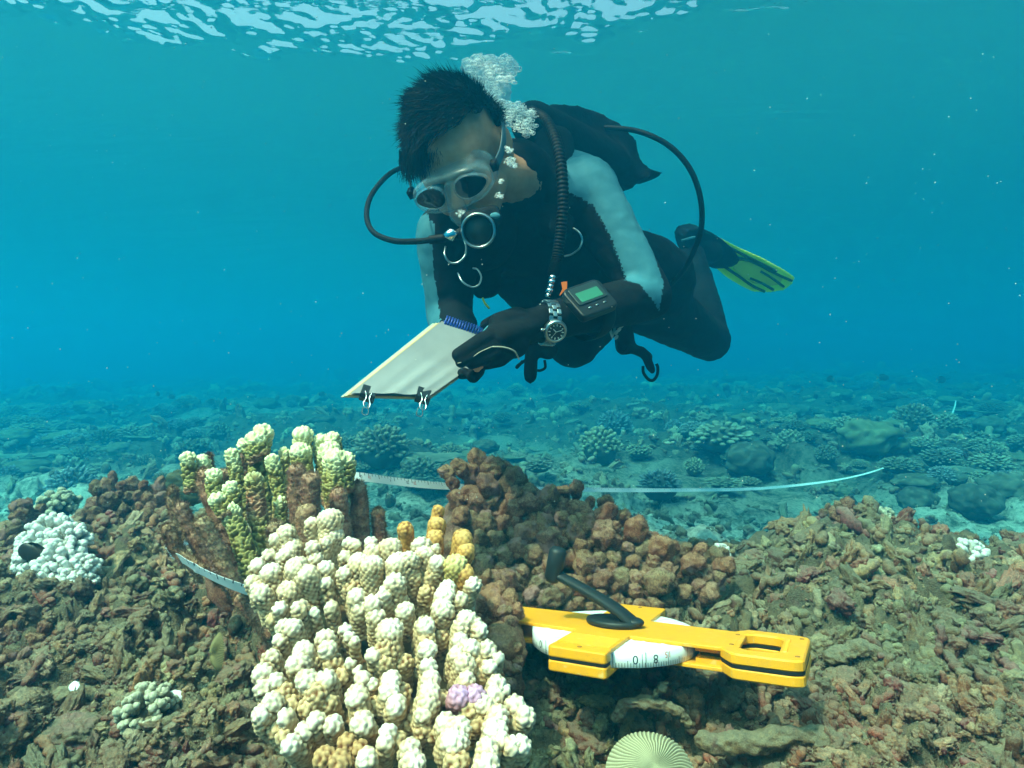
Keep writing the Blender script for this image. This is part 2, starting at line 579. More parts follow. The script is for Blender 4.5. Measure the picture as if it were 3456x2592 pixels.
def turf(t, g):
    """fuzzy algae on dead coral: brown, olive, maroon speckle, tinted per object"""
    oi = nd(t, 'ShaderNodeObjectInfo').outputs['Random']
    a = ramp(t, noise(t, 38, 4, .6, g), [(.3, (.16, .065, .045)), (.45, (.33, .18, .13)), (.58, (.50, .35, .26)), (.72, (.48, .23, .20))])
    s = ramp(t, noise(t, 330, 4, .75, g), [(.32, (.30, .22, .20)), (.5, (.8, .75, .65)), (.62, (1.35, 1.3, 1.05)), (.75, (2.0, 1.9, 1.5))])
    c = mixc(t, .9, a, s, 'MULTIPLY')
    c = silt_contrast(t, mixc(t, .35, c, (.26, .07, .045)), mixc(t, .6, c, (.50, .42, .28)), .0, .9, .68, 200)
    tint = ramp(t, oi, [(0, (.75, .8, .7)), (.3, (1.05, 1.0, .85)), (.55, (1.25, .9, .75)), (.8, (1.0, .75, .75)), (1, (1.35, 1.15, 1.05))])
    return mixc(t, .8, c, tint, 'MULTIPLY')

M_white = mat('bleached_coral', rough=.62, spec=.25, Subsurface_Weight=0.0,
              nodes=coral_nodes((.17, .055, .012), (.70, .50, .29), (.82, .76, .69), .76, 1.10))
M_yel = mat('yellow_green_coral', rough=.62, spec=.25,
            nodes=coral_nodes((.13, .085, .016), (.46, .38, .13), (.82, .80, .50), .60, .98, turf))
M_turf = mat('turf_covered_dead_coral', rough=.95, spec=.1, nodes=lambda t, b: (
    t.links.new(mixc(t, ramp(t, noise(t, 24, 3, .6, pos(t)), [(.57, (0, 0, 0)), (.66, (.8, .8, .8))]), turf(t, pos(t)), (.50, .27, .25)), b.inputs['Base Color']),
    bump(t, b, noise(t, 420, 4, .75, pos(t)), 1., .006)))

def fuzz(mb, V, N, n, ln, seed, col=None):
    """short algae hairs standing on a surface: thin triangles"""
    r = np.random.default_rng(seed)
    i = r.integers(0, len(V), n)
    p = V[i]; d = nrm(N[i] + r.normal(0, .55, (n, 3)) + [0, 0, .25])
    s = nrm(np.cross(d, r.normal(size=(n, 3))))
    l = ln * r.uniform(.4, 1.3, (n, 1)); w = ln * .10
    a = p - s * w; b = p + s * w; c = p + d * l
    T = np.stack([a, b, c], 1).reshape(-1, 3)
    mb.add(T, [np.arange(3 * n).reshape(-1, 3)])

def vnormals(V, F):
    N = np.zeros_like(V)
    for f in F:
        a = V[f[:, 1]] - V[f[:, 0]]; b = V[f[:, 2]] - V[f[:, 0]]
        c = np.cross(a, b)
        for k in range(f.shape[1]):
            np.add.at(N, f[:, k], c)
    return nrm(N)

# --- the big bleached coral in front ---------------------------------
WH = [  # tip centre (photo px), radius px, kind: w white, y yellow, p purple, t tan, g green-yellow ; depth offset
 (1115,1762,50,'w',0),(1052,1770,25,'w',0),(1120,1815,44,'w',.01),(968,1802,36,'w',0),(932,1822,23,'w',0),(985,1850,38,'w',.008),(908,1880,24,'w',0),(868,1912,27,'w',-.004),(963,1882,34,'w',0),
 (1058,1853,27,'w',0),(1101,1832,21,'w',0),(1066,1890,28,'w',.006),(1000,1920,46,'w',-.01),(1036,1945,42,'w',-.01),(917,1940,39,'w',-.008),(854,1967,26,'w',0),(884,2008,36,'w',-.01),(870,1990,28,'w',0),
 (1101,1920,28,'w',.0),(1101,1970,23,'w',0),(1117,2051,21,'w',0),(1110,2010,24,'t',.006),(1011,2054,28,'w',-.012),(946,2056,24,'w',-.01),(1060,2068,14,'w',-.005),(920,2090,26,'t',0),(980,2000,46,'w',.0),(1000,2085,34,'t',.004),
 (1196,1843,22,'w',.01),(1250,1834,21,'w',.01),(1258,1867,33,'w',.008),(1177,1835,20,'w',.012),(1165,1880,22,'w',.008),(1318,1855,40,'w',.006),(1215,1905,45,'w',0),(1257,1918,45,'w',-.004),(1163,1940,29,'w',0),(1190,1985,38,'t',.004),(1204,2018,35,'w',-.004),(1215,2055,30,'w',0),
 (1261,2041,33,'w',-.006),(1268,2085,33,'w',-.002),(1285,2120,28,'t',0),(1340,1908,46,'w',-.004),(1380,1897,39,'w',-.004),(1331,1975,38,'w',-.012),(1300,2005,24,'w',-.01),(1395,1950,34,'t',.004),
 (1424,1845,33,'w',.006),(1436,1876,36,'w',.004),(1467,1858,21,'w',.008),(1475,1903,31,'w',.002),(1455,1945,30,'t',.006),(1440,2000,34,'t',.012),(1510,1986,30,'w',-.004),(1502,2019,38,'w',-.006),(1494,2062,42,'w',-.008),(1552,2027,26,'w',-.002),
 (1597,1976,26,'w',0),(1575,2095,38,'w',-.004),(1369,2065,33,'w',-.006),(1355,2030,30,'t',0),(1369,1788,32,'y',.012),(1478,1723,25,'y',.012),(1473,1775,35,'y',.014),(1468,1815,38,'y',.014),(1562,1821,40,'y',.006),(1570,1862,40,'y',.008),(1537,1916,42,'g',.002),(1570,1935,36,'y',.004),
 (985,2124,34,'w',-.012),(960,2120,28,'w',-.012),(948,2162,27,'w',-.008),(916,2225,31,'w',-.008),(975,2180,30,'t',0),(889,2275,36,'w',-.012),(925,2260,34,'t',-.004),(1025,2204,42,'w',-.014),(1008,2242,42,'w',-.016),(1060,2235,40,'t',-.008),(1100,2159,35,'w',-.012),(1108,2192,31,'w',-.014),(1120,2235,40,'t',-.008),
 (1165,2127,19,'w',-.01),(1195,2168,15,'w',-.01),(1178,2150,17,'w',-.008),(1183,2242,17,'w',-.012),(1209,2266,13,'w',-.012),(1160,2280,34,'t',-.004),(1316,2139,50,'w',-.014),(1310,2190,50,'t',-.014),(1262,2215,26,'w',-.012),(1300,2235,52,'t',-.008),(1365,2240,40,'t',0),
 (933,2302,27,'w',-.016),(889,2325,27,'w',-.014),(919,2373,35,'w',-.022),(960,2345,40,'t',-.016),(883,2414,32,'w',-.02),(925,2420,34,'t',-.014),(966,2423,26,'w',-.02),(985,2380,36,'t',-.012),(1037,2302,38,'w',-.022),(1100,2296,35,'w',-.022),(1067,2345,52,'t',-.022),(1040,2385,38,'t',-.018),(1110,2375,38,'t',-.014),
 (1028,2468,29,'w',-.022),(1067,2438,32,'w',-.026),(1123,2448,33,'w',-.024),(1224,2293,26,'w',-.018),(1255,2310,18,'w',-.014),(1206,2352,40,'w',-.022),(1215,2395,40,'t',-.018),(1260,2385,36,'t',-.008),(1224,2441,37,'w',-.024),(1250,2465,28,'t',-.02),(984,2515,33,'w',-.022),(958,2486,27,'t',-.016),(1020,2525,28,'t',-.018),(930,2465,28,'t',-.01),
 (1318,2302,35,'w',-.022),(1312,2340,34,'w',-.022),(1335,2385,36,'w',-.024),(1355,2340,36,'t',-.012),(1310,2474,29,'w',-.026),(1300,2509,27,'w',-.028),(1345,2500,34,'t',-.02),(1384,2533,37,'w',-.03),(1395,2580,44,'w',-.03),(1239,2563,34,'w',-.03),(1170,2515,32,'b',-.02),(1097,2560,42,'b',-.024),(1150,2575,38,'b',-.026),(1215,2530,26,'b',-.02),
 (1434,2118,36,'w',-.01),(1440,2160,35,'t',-.01),(1443,2198,33,'w',-.012),(1490,2150,34,'t',.006),(1446,2251,26,'w',-.018),(1453,2295,32,'w',-.02),(1447,2340,38,'w',-.024),(1440,2378,42,'w',-.024),(1428,2414,28,'w',-.024),(1490,2360,32,'t',-.01),(1558,2118,31,'w',-.006),(1550,2165,31,'w',-.008),(1545,2215,33,'w',-.01),(1618,2130,27,'w',-.004),(1600,2110,24,'w',-.002),
 (1588,2193,33,'w',-.012),(1568,2245,40,'w',-.014),(1610,2235,34,'t',-.008),(1645,2195,29,'w',-.008),(1680,2222,21,'w',-.006),(1650,2254,25,'w',-.01),(1625,2275,24,'t',-.008),(1573,2299,31,'w',-.018),(1547,2352,38,'p',-.024),(1600,2350,38,'p',-.02),(1585,2395,40,'t',-.02),(1630,2380,36,'w',-.018),(1677,2312,34,'w',-.012),(1665,2350,34,'w',-.014),(1700,2330,20,'w',-.01),
 (1505,2445,36,'w',-.024),(1545,2462,44,'w',-.028),(1532,2505,54,'w',-.03),(1540,2570,48,'t',-.03),(1683,2420,40,'w',-.026),(1670,2470,42,'w',-.028),(1736,2385,33,'w',-.022),(1771,2420,34,'w',-.022),(1745,2440,30,'t',-.02),(1760,2515,32,'w',-.026),(1725,2520,30,'w',-.028),(1690,2505,32,'w',-.028),(1647,2535,42,'w',-.032),(1640,2590,46,'w',-.034),(1428,2468,32,'t',-.016),(1460,2480,26,'t',-.012),(1390,2440,26,'t',-.01),(1610,2440,34,'t',-.012)]

def wh_depth(v):
    return .70 - (v - 1720) / 880 * .21

coral = empty('bleached_coral', P(1270, 2500, .60), 'big white and tan finger coral colony in the foreground with purple bitten tips', 'coral')
org = np.array(coral.location)
core = P(1270, 2420, .70)
TINT = {'w': (1, 1, 1), 't': (1.0, .90, .78), 'y': (1.0, .72, .34), 'g': (.92, .90, .50), 'p': (.80, .50, 1.0), 'b': (.80, .66, .52)}
for i, (u, v, rp, kd, dz) in enumerate(WH):
    d = wh_depth(v) + dz
    rp = rp * .83
    tip = P(u, v, d); r = rp / FPX * d
    ax = nrm(core - tip)
    ax = nrm(ax * .55 + np.array([0, .25, -.85]))
    ln = max(3.0 * r, .034)
    if kd == 't':
        r *= .86; tip = tip + nrm(tip) * .006; b_ = None
    b_ = tip + ax * ln
    b_ = tip + ax * ln
    V, F, h, c = finger(b_, tip, r * .94, r * .97, pitch=.0047, amp=.0031 if kd != 'y' else .0010, lump=.26, seed=i + 3, ver=4.0, bend=.08)
    tint = np.array(TINT[kd]); tt = np.tile(tint, (len(V), 1))
    hh = h if kd in 'wpg' else h * .80 if kd == 'y' else h * .62
    if kd == 'y':
        tt = tt * (1 - .0 * h[:, None])
        hh = h * .9
    if kd in 't':
        tt[:] = (1, .97, .92)
    me = MB().add(V, F, h=hh, cor=c, tint=tt).mesh('branch', M_white, True, org)
    o = link('branch', me, coral, label={'p': 'purple tipped branch', 'y': 'mustard yellow branch', 'g': 'greenish yellow branch'}.get(kd))
# solid core below the branches
V, F = ico(4)
for k, (u, v, d, rx, ry, rz) in enumerate([(1150, 2120, .75, .060, .05, .08), (1380, 2160, .75, .075, .05, .08), (1200, 2430, .66, .070, .045, .065), (1500, 2420, .64, .07, .05, .08), (1330, 2560, .60, .10, .05, .06)]):
    X = V * [rx, ry, rz]
    X = X * (1 + .10 * fbm(X, 30, 3, k))[:, None] + P(u, v, d)
    f1 = np.abs(fbm(X, 180, 2, 5))
    o = MB().add(X, [F], h=np.full(len(X), .1), cor=np.clip(1 - 2 * f1, 0, 1), tint=(.8, .68, .55)).obj('coral_base', M_white, coral, origin=org)

# --- yellow green finger coral, half dead ------------------------------
YG = [  # list of (path [(u,v,r)...], depth, kind)
 ([(649,1660,24),(640,1600,23),(635,1552,22)],.84,'l'),([(715,1690,30),(700,1620,27),(686,1563,24)],.86,'h'),
 ([(733,1690,26),(726,1650,27),(722,1610,25)],.80,'l'),([(850,1990,36),(838,1900,34),(800,1780,33),(772,1727,31)],.775,'l'),([(790,1720,26),(790,1680,26),(781,1653,24)],.785,'l'),([(765,1740,28),(748,1712,27),(736,1692,25)],.77,'l'),
 ([(840,1760,26),(819,1700,24),(800,1610,22),(783,1537,20)],.88,'l'),
 ([(905,1790,34),(890,1690,32),(870,1580,32),(880,1500,36),(886,1466,34)],.89,'l'),([(870,1560,30),(850,1515,30),(829,1503,23)],.885,'l'),([(880,1540,34),(868,1510,36),(864,1492,34)],.875,'l'),
 ([(945,1780,26),(945,1680,23),(930,1600,23),(920,1558,22)],.86,'l'),([(975,1660,18),(965,1590,16),(959,1530,14)],.90,'l'),
 ([(1035,1680,36),(1025,1600,34),(1022,1540,32),(1022,1474,34)],.91,'l'),([(1030,1620,34),(1018,1560,36),(1015,1530,37)],.895,'l'),
 ([(1120,1700,34),(1095,1600,27),(1083,1492,25)],.92,'l'),([(1130,1600,28),(1130,1530,28),(1124,1487,25)],.92,'l'),([(1120,1700,38),(1112,1600,36),(1111,1524,34)],.90,'l'),([(1135,1720,40),(1130,1640,42),(1130,1556,42)],.885,'l'),([(1165,1660,28),(1170,1600,28),(1171,1556,28)],.89,'l'),
 ([(905,1870,38),(880,1780,34),(868,1720,31),(862,1665,29),(859,1624,28)],.81,'m'),([(945,1790,22),(948,1740,19),(946,1697,18)],.83,'l'),
 ([(1010,1760,40),(1000,1660,35),(1004,1592,31)],.83,'d'),([(1045,1760,38),(1048,1690,36),(1047,1624,34)],.815,'d'),([(1050,1880,46),(1040,1800,44),(1033,1733,40)],.79,'d'),
 ([(1175,1900,40),(1155,1780,38),(1142,1674,33)],.85,'d'),([(1225,1880,40),(1215,1760,38),(1208,1652,32)],.91,'d'),([(1290,1860,32),(1280,1790,28),(1275,1736,25)],.92,'d'),
 ([(625,1820,24),(592,1740,23),(582,1662,20)],.86,'d'),([(720,1930,30),(655,1815,29),(612,1720,27)],.80,'d'),([(790,1980,36),(735,1870,33),(688,1770,31)],.745,'d'),([(680,1930,28),(605,1865,26),(570,1792,25)],.775,'d'),([(840,1960,30),(770,1850,26),(735,1790,20)],.80,'d'),
 ([(800,1850,34),(735,1740,32),(695,1650,27),(688,1600,22)],.83,'d'),([(710,1600,14),(706,1570,13),(704,1543,11)],.87,'d'),([(940,1850,36),(934,1810,33),(931,1784,30)],.77,'d'),([(840,1640,26),(828,1580,22),(822,1540,19)],.92,'d'),
 ([(880,2060,56),(800,1985,42),(740,1940,28)],.82,'d'),([(980,2000,56),(960,1920,44),(940,1890,34)],.86,'d'),([(930,2130,60),(870,2070,46),(820,2030,32)],.78,'d'),([(690,1640,26),(740,1620,24),(760,1600,20)],.93,'d'),([(790,1900,38),(770,1840,34),(745,1790,26)],.80,'d')]
yc = empty('finger_coral', P(900, 2060, .82), 'upright finger coral with pale yellow tips and brown algae covered dead fingers', 'coral')
org = np.array(yc.location)
fz = MB()
for i, (path, d, kd) in enumerate(YG):
    mb = MB()
    pts = [P(u, v, d + .0 * k) for k, (u, v, r) in enumerate(path)]
    rr = [r / FPX * d for _, _, r in path]
    if kd == 'd':
        rr = ([rr[0] * .72, rr[1] * .80] + [q * .90 for q in rr[2:]]) if len(rr) > 2 else rr
    else:
        rr = [q * .88 for q in rr]
    n = 60 if kd == 'd' else 136
    nu = 40 if kd == 'd' else 82
    pc = catmull(pts, n); rc = np.interp(np.linspace(0, 1, n), np.linspace(0, 1, len(rr)), rr)
    # round the tip
    L = np.r_[0, np.cumsum(np.linalg.norm(np.diff(pc, axis=0), axis=1))]
    rt = rr[-1]
    end = L[-1]
    m = 14
    ph = np.linspace(0, math.pi / 2, m)[1:]
    dirn = nrm(pc[-1] - pc[-3])
    pc2 = np.vstack([pc, pc[-1] + np.outer(np.sin(ph) * rt * .95, dirn)])
    rc2 = np.r_[rc, rt * np.cos(ph) ** .9 + 1e-5]
    V, F = sweep(pc2, rc2, nu)
    hv = np.r_[np.repeat(np.linspace(0, 1, len(pc2)), nu), 0, 1]
    N = vnormals(V, F)
    N *= np.sign((N * (V - pc2[np.clip((hv * (len(pc2) - 1)).astype(int), 0, len(pc2) - 1)])).sum(1))[:, None] + 1e-9
    V = V + N * (.16 * rt * fbm(V, .6 / rt, 2, i))[:, None]
    if kd != 'd':
        rg = np.random.default_rng(i)
        pitch = .0050
        seg = np.linalg.norm(np.diff(pc2, axis=0, prepend=pc2[:1] - 1e-4), axis=1) + np.abs(np.diff(rc2, prepend=rc2[0]))
        cum = np.cumsum(2 * math.pi * rc2 * seg); ns = int(cum[-1] / (pitch ** 2 * .9))
        row = np.clip(np.round(np.interp((np.arange(ns) + .5) / ns * cum[-1], cum, np.arange(len(pc2)))), 0, len(pc2) - 1).astype(int)
        ns = int(ns * 1.15); row = np.clip(np.round(np.interp(rg.random(ns) * cum[-1], cum, np.arange(len(pc2)))), 0, len(pc2) - 1).astype(int)
        ci = rg.integers(0, nu, ns)
        S = np.vstack([V[row * nu + ci] + rg.normal(0, .0006, (ns, 3)), V[-1]])
        D = np.concatenate([np.linalg.norm(V[k:k + 3000, None] - S[None], axis=-1).min(1) for k in range(0, len(V), 3000)])
        b = np.clip(1 - (D / (pitch * .60)) ** 2, 0, 1) ** .8
        dr = nrm(N + dirn * .9)
        V = V + dr * (b * (.0030 + .0016 * sstep(.4, 1, hv)))[:, None]
    else:
        b = np.zeros(len(V))
        V = V + N * (.0018 * fbm(V, 130, 3, i + 50, .7))[:, None]
        fuzz(fz, V, N, 1500, .0048, i)
    dead = {'l': sstep(.25, .0, hv), 'm': sstep(.95, .55, hv + .12 * fbm(V, 60, 2, 3)) * sstep(.2, .5, hv), 'h': sstep(.85, .6, hv), 'd': np.ones(len(V))}[kd]
    scale = (pc2[-1] - pc2[0])
    mb.add(V, F, h=hv if kd != 'm' else hv * .8, cor=b, tint=(1, 1, 1), dead=dead)
    mb.obj('branch', M_yel, yc, origin=org, label='dead branch with brown algae turf' if kd == 'd' else None)
fz.obj('algae_fuzz', M_turf, yc, False, org, kind='stuff')
V, F = ico(4); mb = MB()
for k, (u, v, d, rx, ry, rz) in enumerate([(900, 1960, .92, .085, .05, .07), (1100, 1900, .96, .06, .045, .06)]):
    X = V * [rx, ry, rz]
    mb.add(X + nrm(V) * (.014 * fbm(X + k, 34, 3, k))[:, None] + P(u, v, d), [F])
mb.obj('coral_base', M_turf, yc, origin=org)

# --- knobbly dead corals ------------------------------------------------
def inpoly(pts, poly):
    x, y = pts[:, 0], pts[:, 1]; r = np.zeros(len(pts), bool); n = len(poly)
    for i in range(n):
        x1, y1 = poly[i]; x2, y2 = poly[(i + 1) % n]
        c = ((y1 > y) != (y2 > y)) & (x < (x2 - x1) * (y - y1) / (y2 - y1 + 1e-9) + x1)
        r ^= c
    return r

def poisson(poly, r, seed, n=40000, rvar=0.):
    g = np.random.default_rng(seed); poly = np.array(poly, float)
    lo, hi = poly.min(0), poly.max(0)
    c = g.uniform(lo, hi, (n, 2)); c = c[inpoly(c, poly)]
    out = []
    for p in c:
        if not out or (np.hypot(*(np.array(out) - p).T).min() > r):
            out.append(p)
    return np.array(out)

_kn = {}
def knob_shape(k, sub=3, head=1.):
    """unit stub: rounded lumpy head of radius about 1 on a narrower neck pointing to -z"""
    key = (k, sub)
    if key not in _kn:
        V, F = ico(sub)
        g = np.random.default_rng(k)
        z = V[:, 2]
        X = V.copy()
        neck = sstep(.1, -1., z)
        X[:, :2] *= (1 - .35 * neck)[:, None]
        X[:, 2] = np.where(z < 0, z * 2.2, z * (.9 + .9 * g.random()))
        X[:, 0] *= 1 + .3 * (g.random() - .5); X[:, 1] *= 1 + .3 * (g.random() - .5)
        n = nrm(V)
        X = X + n * (.42 * fbm(V + k, 1.6, 2, k) + .20 * np.abs(fbm(V + k, 3.4, 2, k + 9, .7)))[:, None]
        _kn[key] = (X, F)
    return _kn[key]

def knob_mesh(k, mat_):
    X, F = knob_shape(k, 4)
    X = X + nrm(X) * (.10 * fbm(X, 11, 3, k + 40, .8))[:, None]
    mb = MB().add(X, [F])
    N = vnormals(X, [F])
    sel = X[:, 2] > -.8
    fuzz(mb, X[sel], N[sel], 500, .24, k)
    return mb.mesh('knob', mat_, True)
KN = [knob_mesh(k, M_turf) for k in range(14)]

def orient(ax, roll=0.):
    z = Vector(ax).normalized()
    return (z.to_track_quat('Z', 'Y').to_matrix().to_4x4() @ Matrix.Rotation(roll, 4, 'Z'))

def knob_colony(name, label, cat, poly, spacing, rad, depth, core_px, core_d, seed, base_blobs, group=None, part='knob', meshes=None, tiltz=.25):
    """a colony: rounded stubs over the outline, pointing away from its middle"""
    g = np.random.default_rng(seed)
    ctr = P(core_px[0], core_px[1], core_d)
    root = empty(name, ctr, label, cat, group)
    org = np.array(root.location)
    for (u, v) in poisson(poly, spacing, seed):
        d = depth(u, v) * (1 + g.normal(0, .012))
        p = P(u, v, d)
        r = rad * g.choice([.62, .8, 1., 1.15, 1.3]) / FPX * d
        ax = nrm(nrm(p - ctr) + [0, -.25, tiltz] + g.normal(0, .16, 3))
        me = (meshes or KN)[int(g.integers(len(meshes or KN)))]
        o = link(part, me, root)
        M = Matrix.Translation(Vector(p - org)) @ orient(ax, g.uniform(0, 6.3)) @ Matrix.Diagonal((r, r, r * g.uniform(.85, 1.2), 1))
        o.matrix_local = M
    V, F = ico(5)
    mb = MB()
    for k, (u, v, d, rx, ry, rz) in enumerate(base_blobs):
        X = V * [rx, ry, rz]
        X = X + nrm(V) * (.018 * fbm(X + k, 28, 4, k + seed, .6))[:, None] + P(u, v, d)
        mb.add(X, [F])
    mb.obj('coral_base', M_turf, root, origin=org)
    return root

polyC = [(1490,1590),(1560,1555),(1640,1560),(1735,1575),(1760,1625),(1850,1660),(1905,1635),(1955,1650),(1960,1690),(2050,1690),(2105,1730),(2130,1780),(2215,1790),(2235,1850),(2370,1840),(2440,1900),(2455,1950),(2390,2010),(2200,2050),(1950,2060),(1780,2010),(1700,2060),(1640,2000),(1580,1960),(1545,1800),(1545,1700)]
dC = lambda u, v: 1.20 - (v - 1560) / 500 * .24 + max(0, (u - 2100)) / 400 * .02
knob_colony('knobbly_coral', 'large brown knobbly dead coral mound behind the yellow tape reel', 'coral', polyC, 41, 29, dC, (1900, 2150), 1.32, 5,
            [(1700, 1850, 1.26, .15, .12, .14), (1950, 1950, 1.20, .17, .12, .11), (2200, 2010, 1.16, .15, .1, .07), (1850, 2060, 1.10, .16, .1, .08)])
polyD = [(1560,1990),(1640,1960),(1720,2020),(1750,2080),(1745,2130),(1750,2200),(1740,2290),(1690,2330),(1640,2300),(1620,2180),(1600,2100)]
knob_colony('dead_coral_clump', 'dark brown stubby clump between the white coral and the left end of the reel', 'coral', polyD, 34, 27,
            lambda u, v: .80 - (v - 1980) / 330 * .10, (1640, 2260), .84, 8, [(1660, 2150, .80, .035, .04, .075), (1690, 2260, .74, .03, .03, .05)])
polyE = [(330,1640),(380,1610),(430,1650),(470,1615),(560,1650),(570,1720),(560,1790),(500,1850),(400,1860),(330,1800),(310,1720)]
knob_colony('dead_coral_clump', 'dark brown finger clump just left of the yellow tipped coral', 'coral', polyE, 30, 17,
            lambda u, v: 1.32 - (v - 1620) / 240 * .12, (440, 1860), 1.38, 12, [(450, 1790, 1.34, .085, .06, .075)], tiltz=1.2)
polyF = [(2725,1770),(2760,1730),(2830,1700),(2890,1715),(2925,1770),(2935,1830),(2880,1880),(2800,1880),(2740,1850)]
knob_colony('dead_coral_clump', 'small brown knobbly clump on the right edge of the near reef', 'coral', polyF, 22, 15,
            lambda u, v: 1.52 - (v - 1700) / 180 * .12, (2830, 1900), 1.58, 15, [(2830, 1820, 1.55, .07, .06, .06)], tiltz=.6)
polyG = [(30,1790),(60,1710),(110,1680),(150,1730),(110,1790),(130,1900),(120,2000),(30,2010),(-30,1900)]
knob_colony('dead_coral_clump', 'maroon brown knobbly clump at the left edge behind the dark fish', 'coral', polyG, 30, 20,
            lambda u, v: 1.22 - (v - 1680) / 330 * .14, (40, 2020), 1.28, 19, [(50, 1900, 1.24, .06, .06, .09)], tiltz=.4)
polyH = [(0,2130),(90,2090),(200,2120),(250,2200),(230,2300),(110,2330),(0,2280),(-60,2200)]
knob_colony('dead_coral_clump', 'olive green stubby clump in the lower left corner', 'coral', polyH, 40, 30,
            lambda u, v: .86 - (v - 2090) / 240 * .10, (90, 2360), .92, 23, [(100, 2250, .88, .08, .06, .06)], tiltz=.7)

# small pale branching corals ---------------------------------------------
def sprig_mesh(k, n=36, spread=1.1, mat_=None, name='branch_cluster', r=.13, tipcol=1.):
    """unit hemispherical bush of short forked stubs"""
    g = np.random.default_rng(k)
    mb = MB()
    for i in range(n):
        a = (i * 2.39996) % (2 * math.pi); c = 1 - (i + .5) / n * spread
        c = max(c, -.1); s = math.sqrt(max(0, 1 - c * c))
        ax = nrm(np.array([s * math.cos(a), s * math.sin(a), c]) + g.normal(0, .12, 3))
        V, F, h, b = finger(ax * .25, ax * g.uniform(.78, 1.0), r * .9, r, pitch=.085, amp=.035, lump=.3, seed=k * 100 + i, ver=1.7, bend=.2)
        mb.add(V, F, h=h, cor=b, tint=(1, 1, 1))
        for q in range(2):
            ax2 = nrm(ax + g.normal(0, .45, 3))
            V, F, h, b = finger(ax * .6, ax * .6 + ax2 * .33, r * .7, r * .75, pitch=.085, amp=.03, lump=.3, seed=k * 100 + i + 50 + q, ver=1.5, bend=.2)
            mb.add(V, F, h=h, cor=b, tint=(1, 1, 1))
    V, F = ico(3)
    mb.add(V * [.62, .62, .5], [F], h=0., cor=0., tint=(.5, .45, .4))
    return mb.mesh(name, mat_, True)
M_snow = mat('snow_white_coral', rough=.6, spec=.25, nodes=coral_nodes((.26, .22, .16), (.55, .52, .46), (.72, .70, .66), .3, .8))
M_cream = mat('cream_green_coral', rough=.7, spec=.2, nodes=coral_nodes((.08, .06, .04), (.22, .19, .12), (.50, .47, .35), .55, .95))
S1 = sprig_mesh(1, 34, 1.05, M_snow); S2 = sprig_mesh(2, 30, 1.0, M_cream)
def sprig(me, u, v, d, s, label, name='branching_coral', group=None, rot=0., sq=1., tilt=(0, -.35, 1)):
    root = link(name, me, None, label, 'coral', group)
    root.matrix_world = Matrix.Translation(Vector(P(u, v, d))) @ orient(tilt, rot) @ Matrix.Diagonal((s, s, s * sq, 1))
    return root
wc = empty('white_coral', P(200, 1980, 1.0), 'bright white clustered coral behind the dark fish on the left', 'coral')
for k, (u, v, d, s) in enumerate([(175, 1815, .99, .038), (235, 1840, .97, .034), (130, 1890, .96, .034), (210, 1910, .94, .038), (268, 1935, .93, .030), (165, 1965, .92, .030), (288, 1972, .92, .020), (115, 1840, .98, .026), (240, 1985, .91, .024)]):
    o = link('branch_cluster', S1, wc)
    o.matrix_local = Matrix.Translation(Vector(P(u, v, d)) - wc.location) @ orient((.05 * (k % 3 - 1), -.5, 1), k * 1.3) @ Matrix.Diagonal((s, s, s, 1))
sprig(S1, 3268, 1885, 1.17, .036, 'small white cauliflower shaped coral near the right edge of the near reef')
sprig(S1, 3030, 1800, 1.50, .028, 'small pale coral head just right of the brown clump on the reef edge', rot=1.)
sprig(S2, 2975, 1765, 1.56, .040, 'cream tipped branching coral behind the brown clump on the reef edge', rot=2.)
sprig(S2, 195, 1720, 1.50, .050, 'pale green thin branched coral behind the white coral on the left', rot=.6)
sprig(S1, 260, 1760, 1.45, .018, 'tiny white coral tuft left of the dark finger clump')
sprig(S1, 325, 1810, 1.35, .016, 'tiny white coral tuft at the foot of the dark finger clump', rot=2.2)
sprig(S2, 500, 2410, .64, .030, 'cream speckled cluster of tiny knobs in the rubble at lower left', rot=1.2)
sprig(S2, 3270, 2220, .92, .034, 'cream speckled knob cluster in the rubble at the right', rot=.4)
sprig(S1, 2432, 1868, 1.12, .018, 'small bluish white tuft on the right shoulder of the brown mound', rot=.4)

# ridged mushroom coral at the bottom
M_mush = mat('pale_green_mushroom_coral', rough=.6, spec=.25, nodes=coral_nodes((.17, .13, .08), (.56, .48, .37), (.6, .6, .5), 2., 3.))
def mushroom(u, v, d, R_, label, tilt):
    nu, nr_ = 320, 26
    th = np.linspace(0, 2 * math.pi, nu, endpoint=False); rr = np.linspace(.02, 1, nr_)
    RR, TH = np.meshgrid(rr, th, indexing='ij')
    Q_ = np.stack([RR * np.cos(TH), RR * np.sin(TH), 0 * RR], -1).reshape(-1, 3)
    wav = .5 + .5 * np.cos(TH * 64 + 2.2 * np.sin(RR * 7) + 5 * fbm(Q_, 2.2, 3, 3).reshape(RR.shape))
    z = .42 * (1 - RR ** 2.4) + .055 * wav * sstep(.05, .3, RR) - .10 * np.exp(-(RR / .10) ** 2)
    X = np.stack([RR * np.cos(TH) * (1 + .03 * np.sin(3 * TH)), RR * np.sin(TH), z], -1).reshape(-1, 3) * R_
    X = X * [1, 1, 1]
    cor = wav.ravel()
    root = link('mushroom_coral', MB().add(X, [grid_faces(nu, nr_, True)], h=np.full(len(X), .5), cor=cor, tint=(.92, 1, .88)).mesh('mushroom_coral', M_mush, True), None, label, 'coral')
    root.matrix_world = Matrix.Translation(Vector(P(u, v, d))) @ orient(tilt, .4)
    return root
mushroom(2200, 2625, .62, .046, 'pale ridged dome of a mushroom coral at the bottom of the frame', (0, -.55, 1))
M_mush = mat('olive_ridged_coral', rough=.7, spec=.2, nodes=coral_nodes((.04, .025, .012), (.26, .19, .09), (.3, .28, .1), 2., 3.))
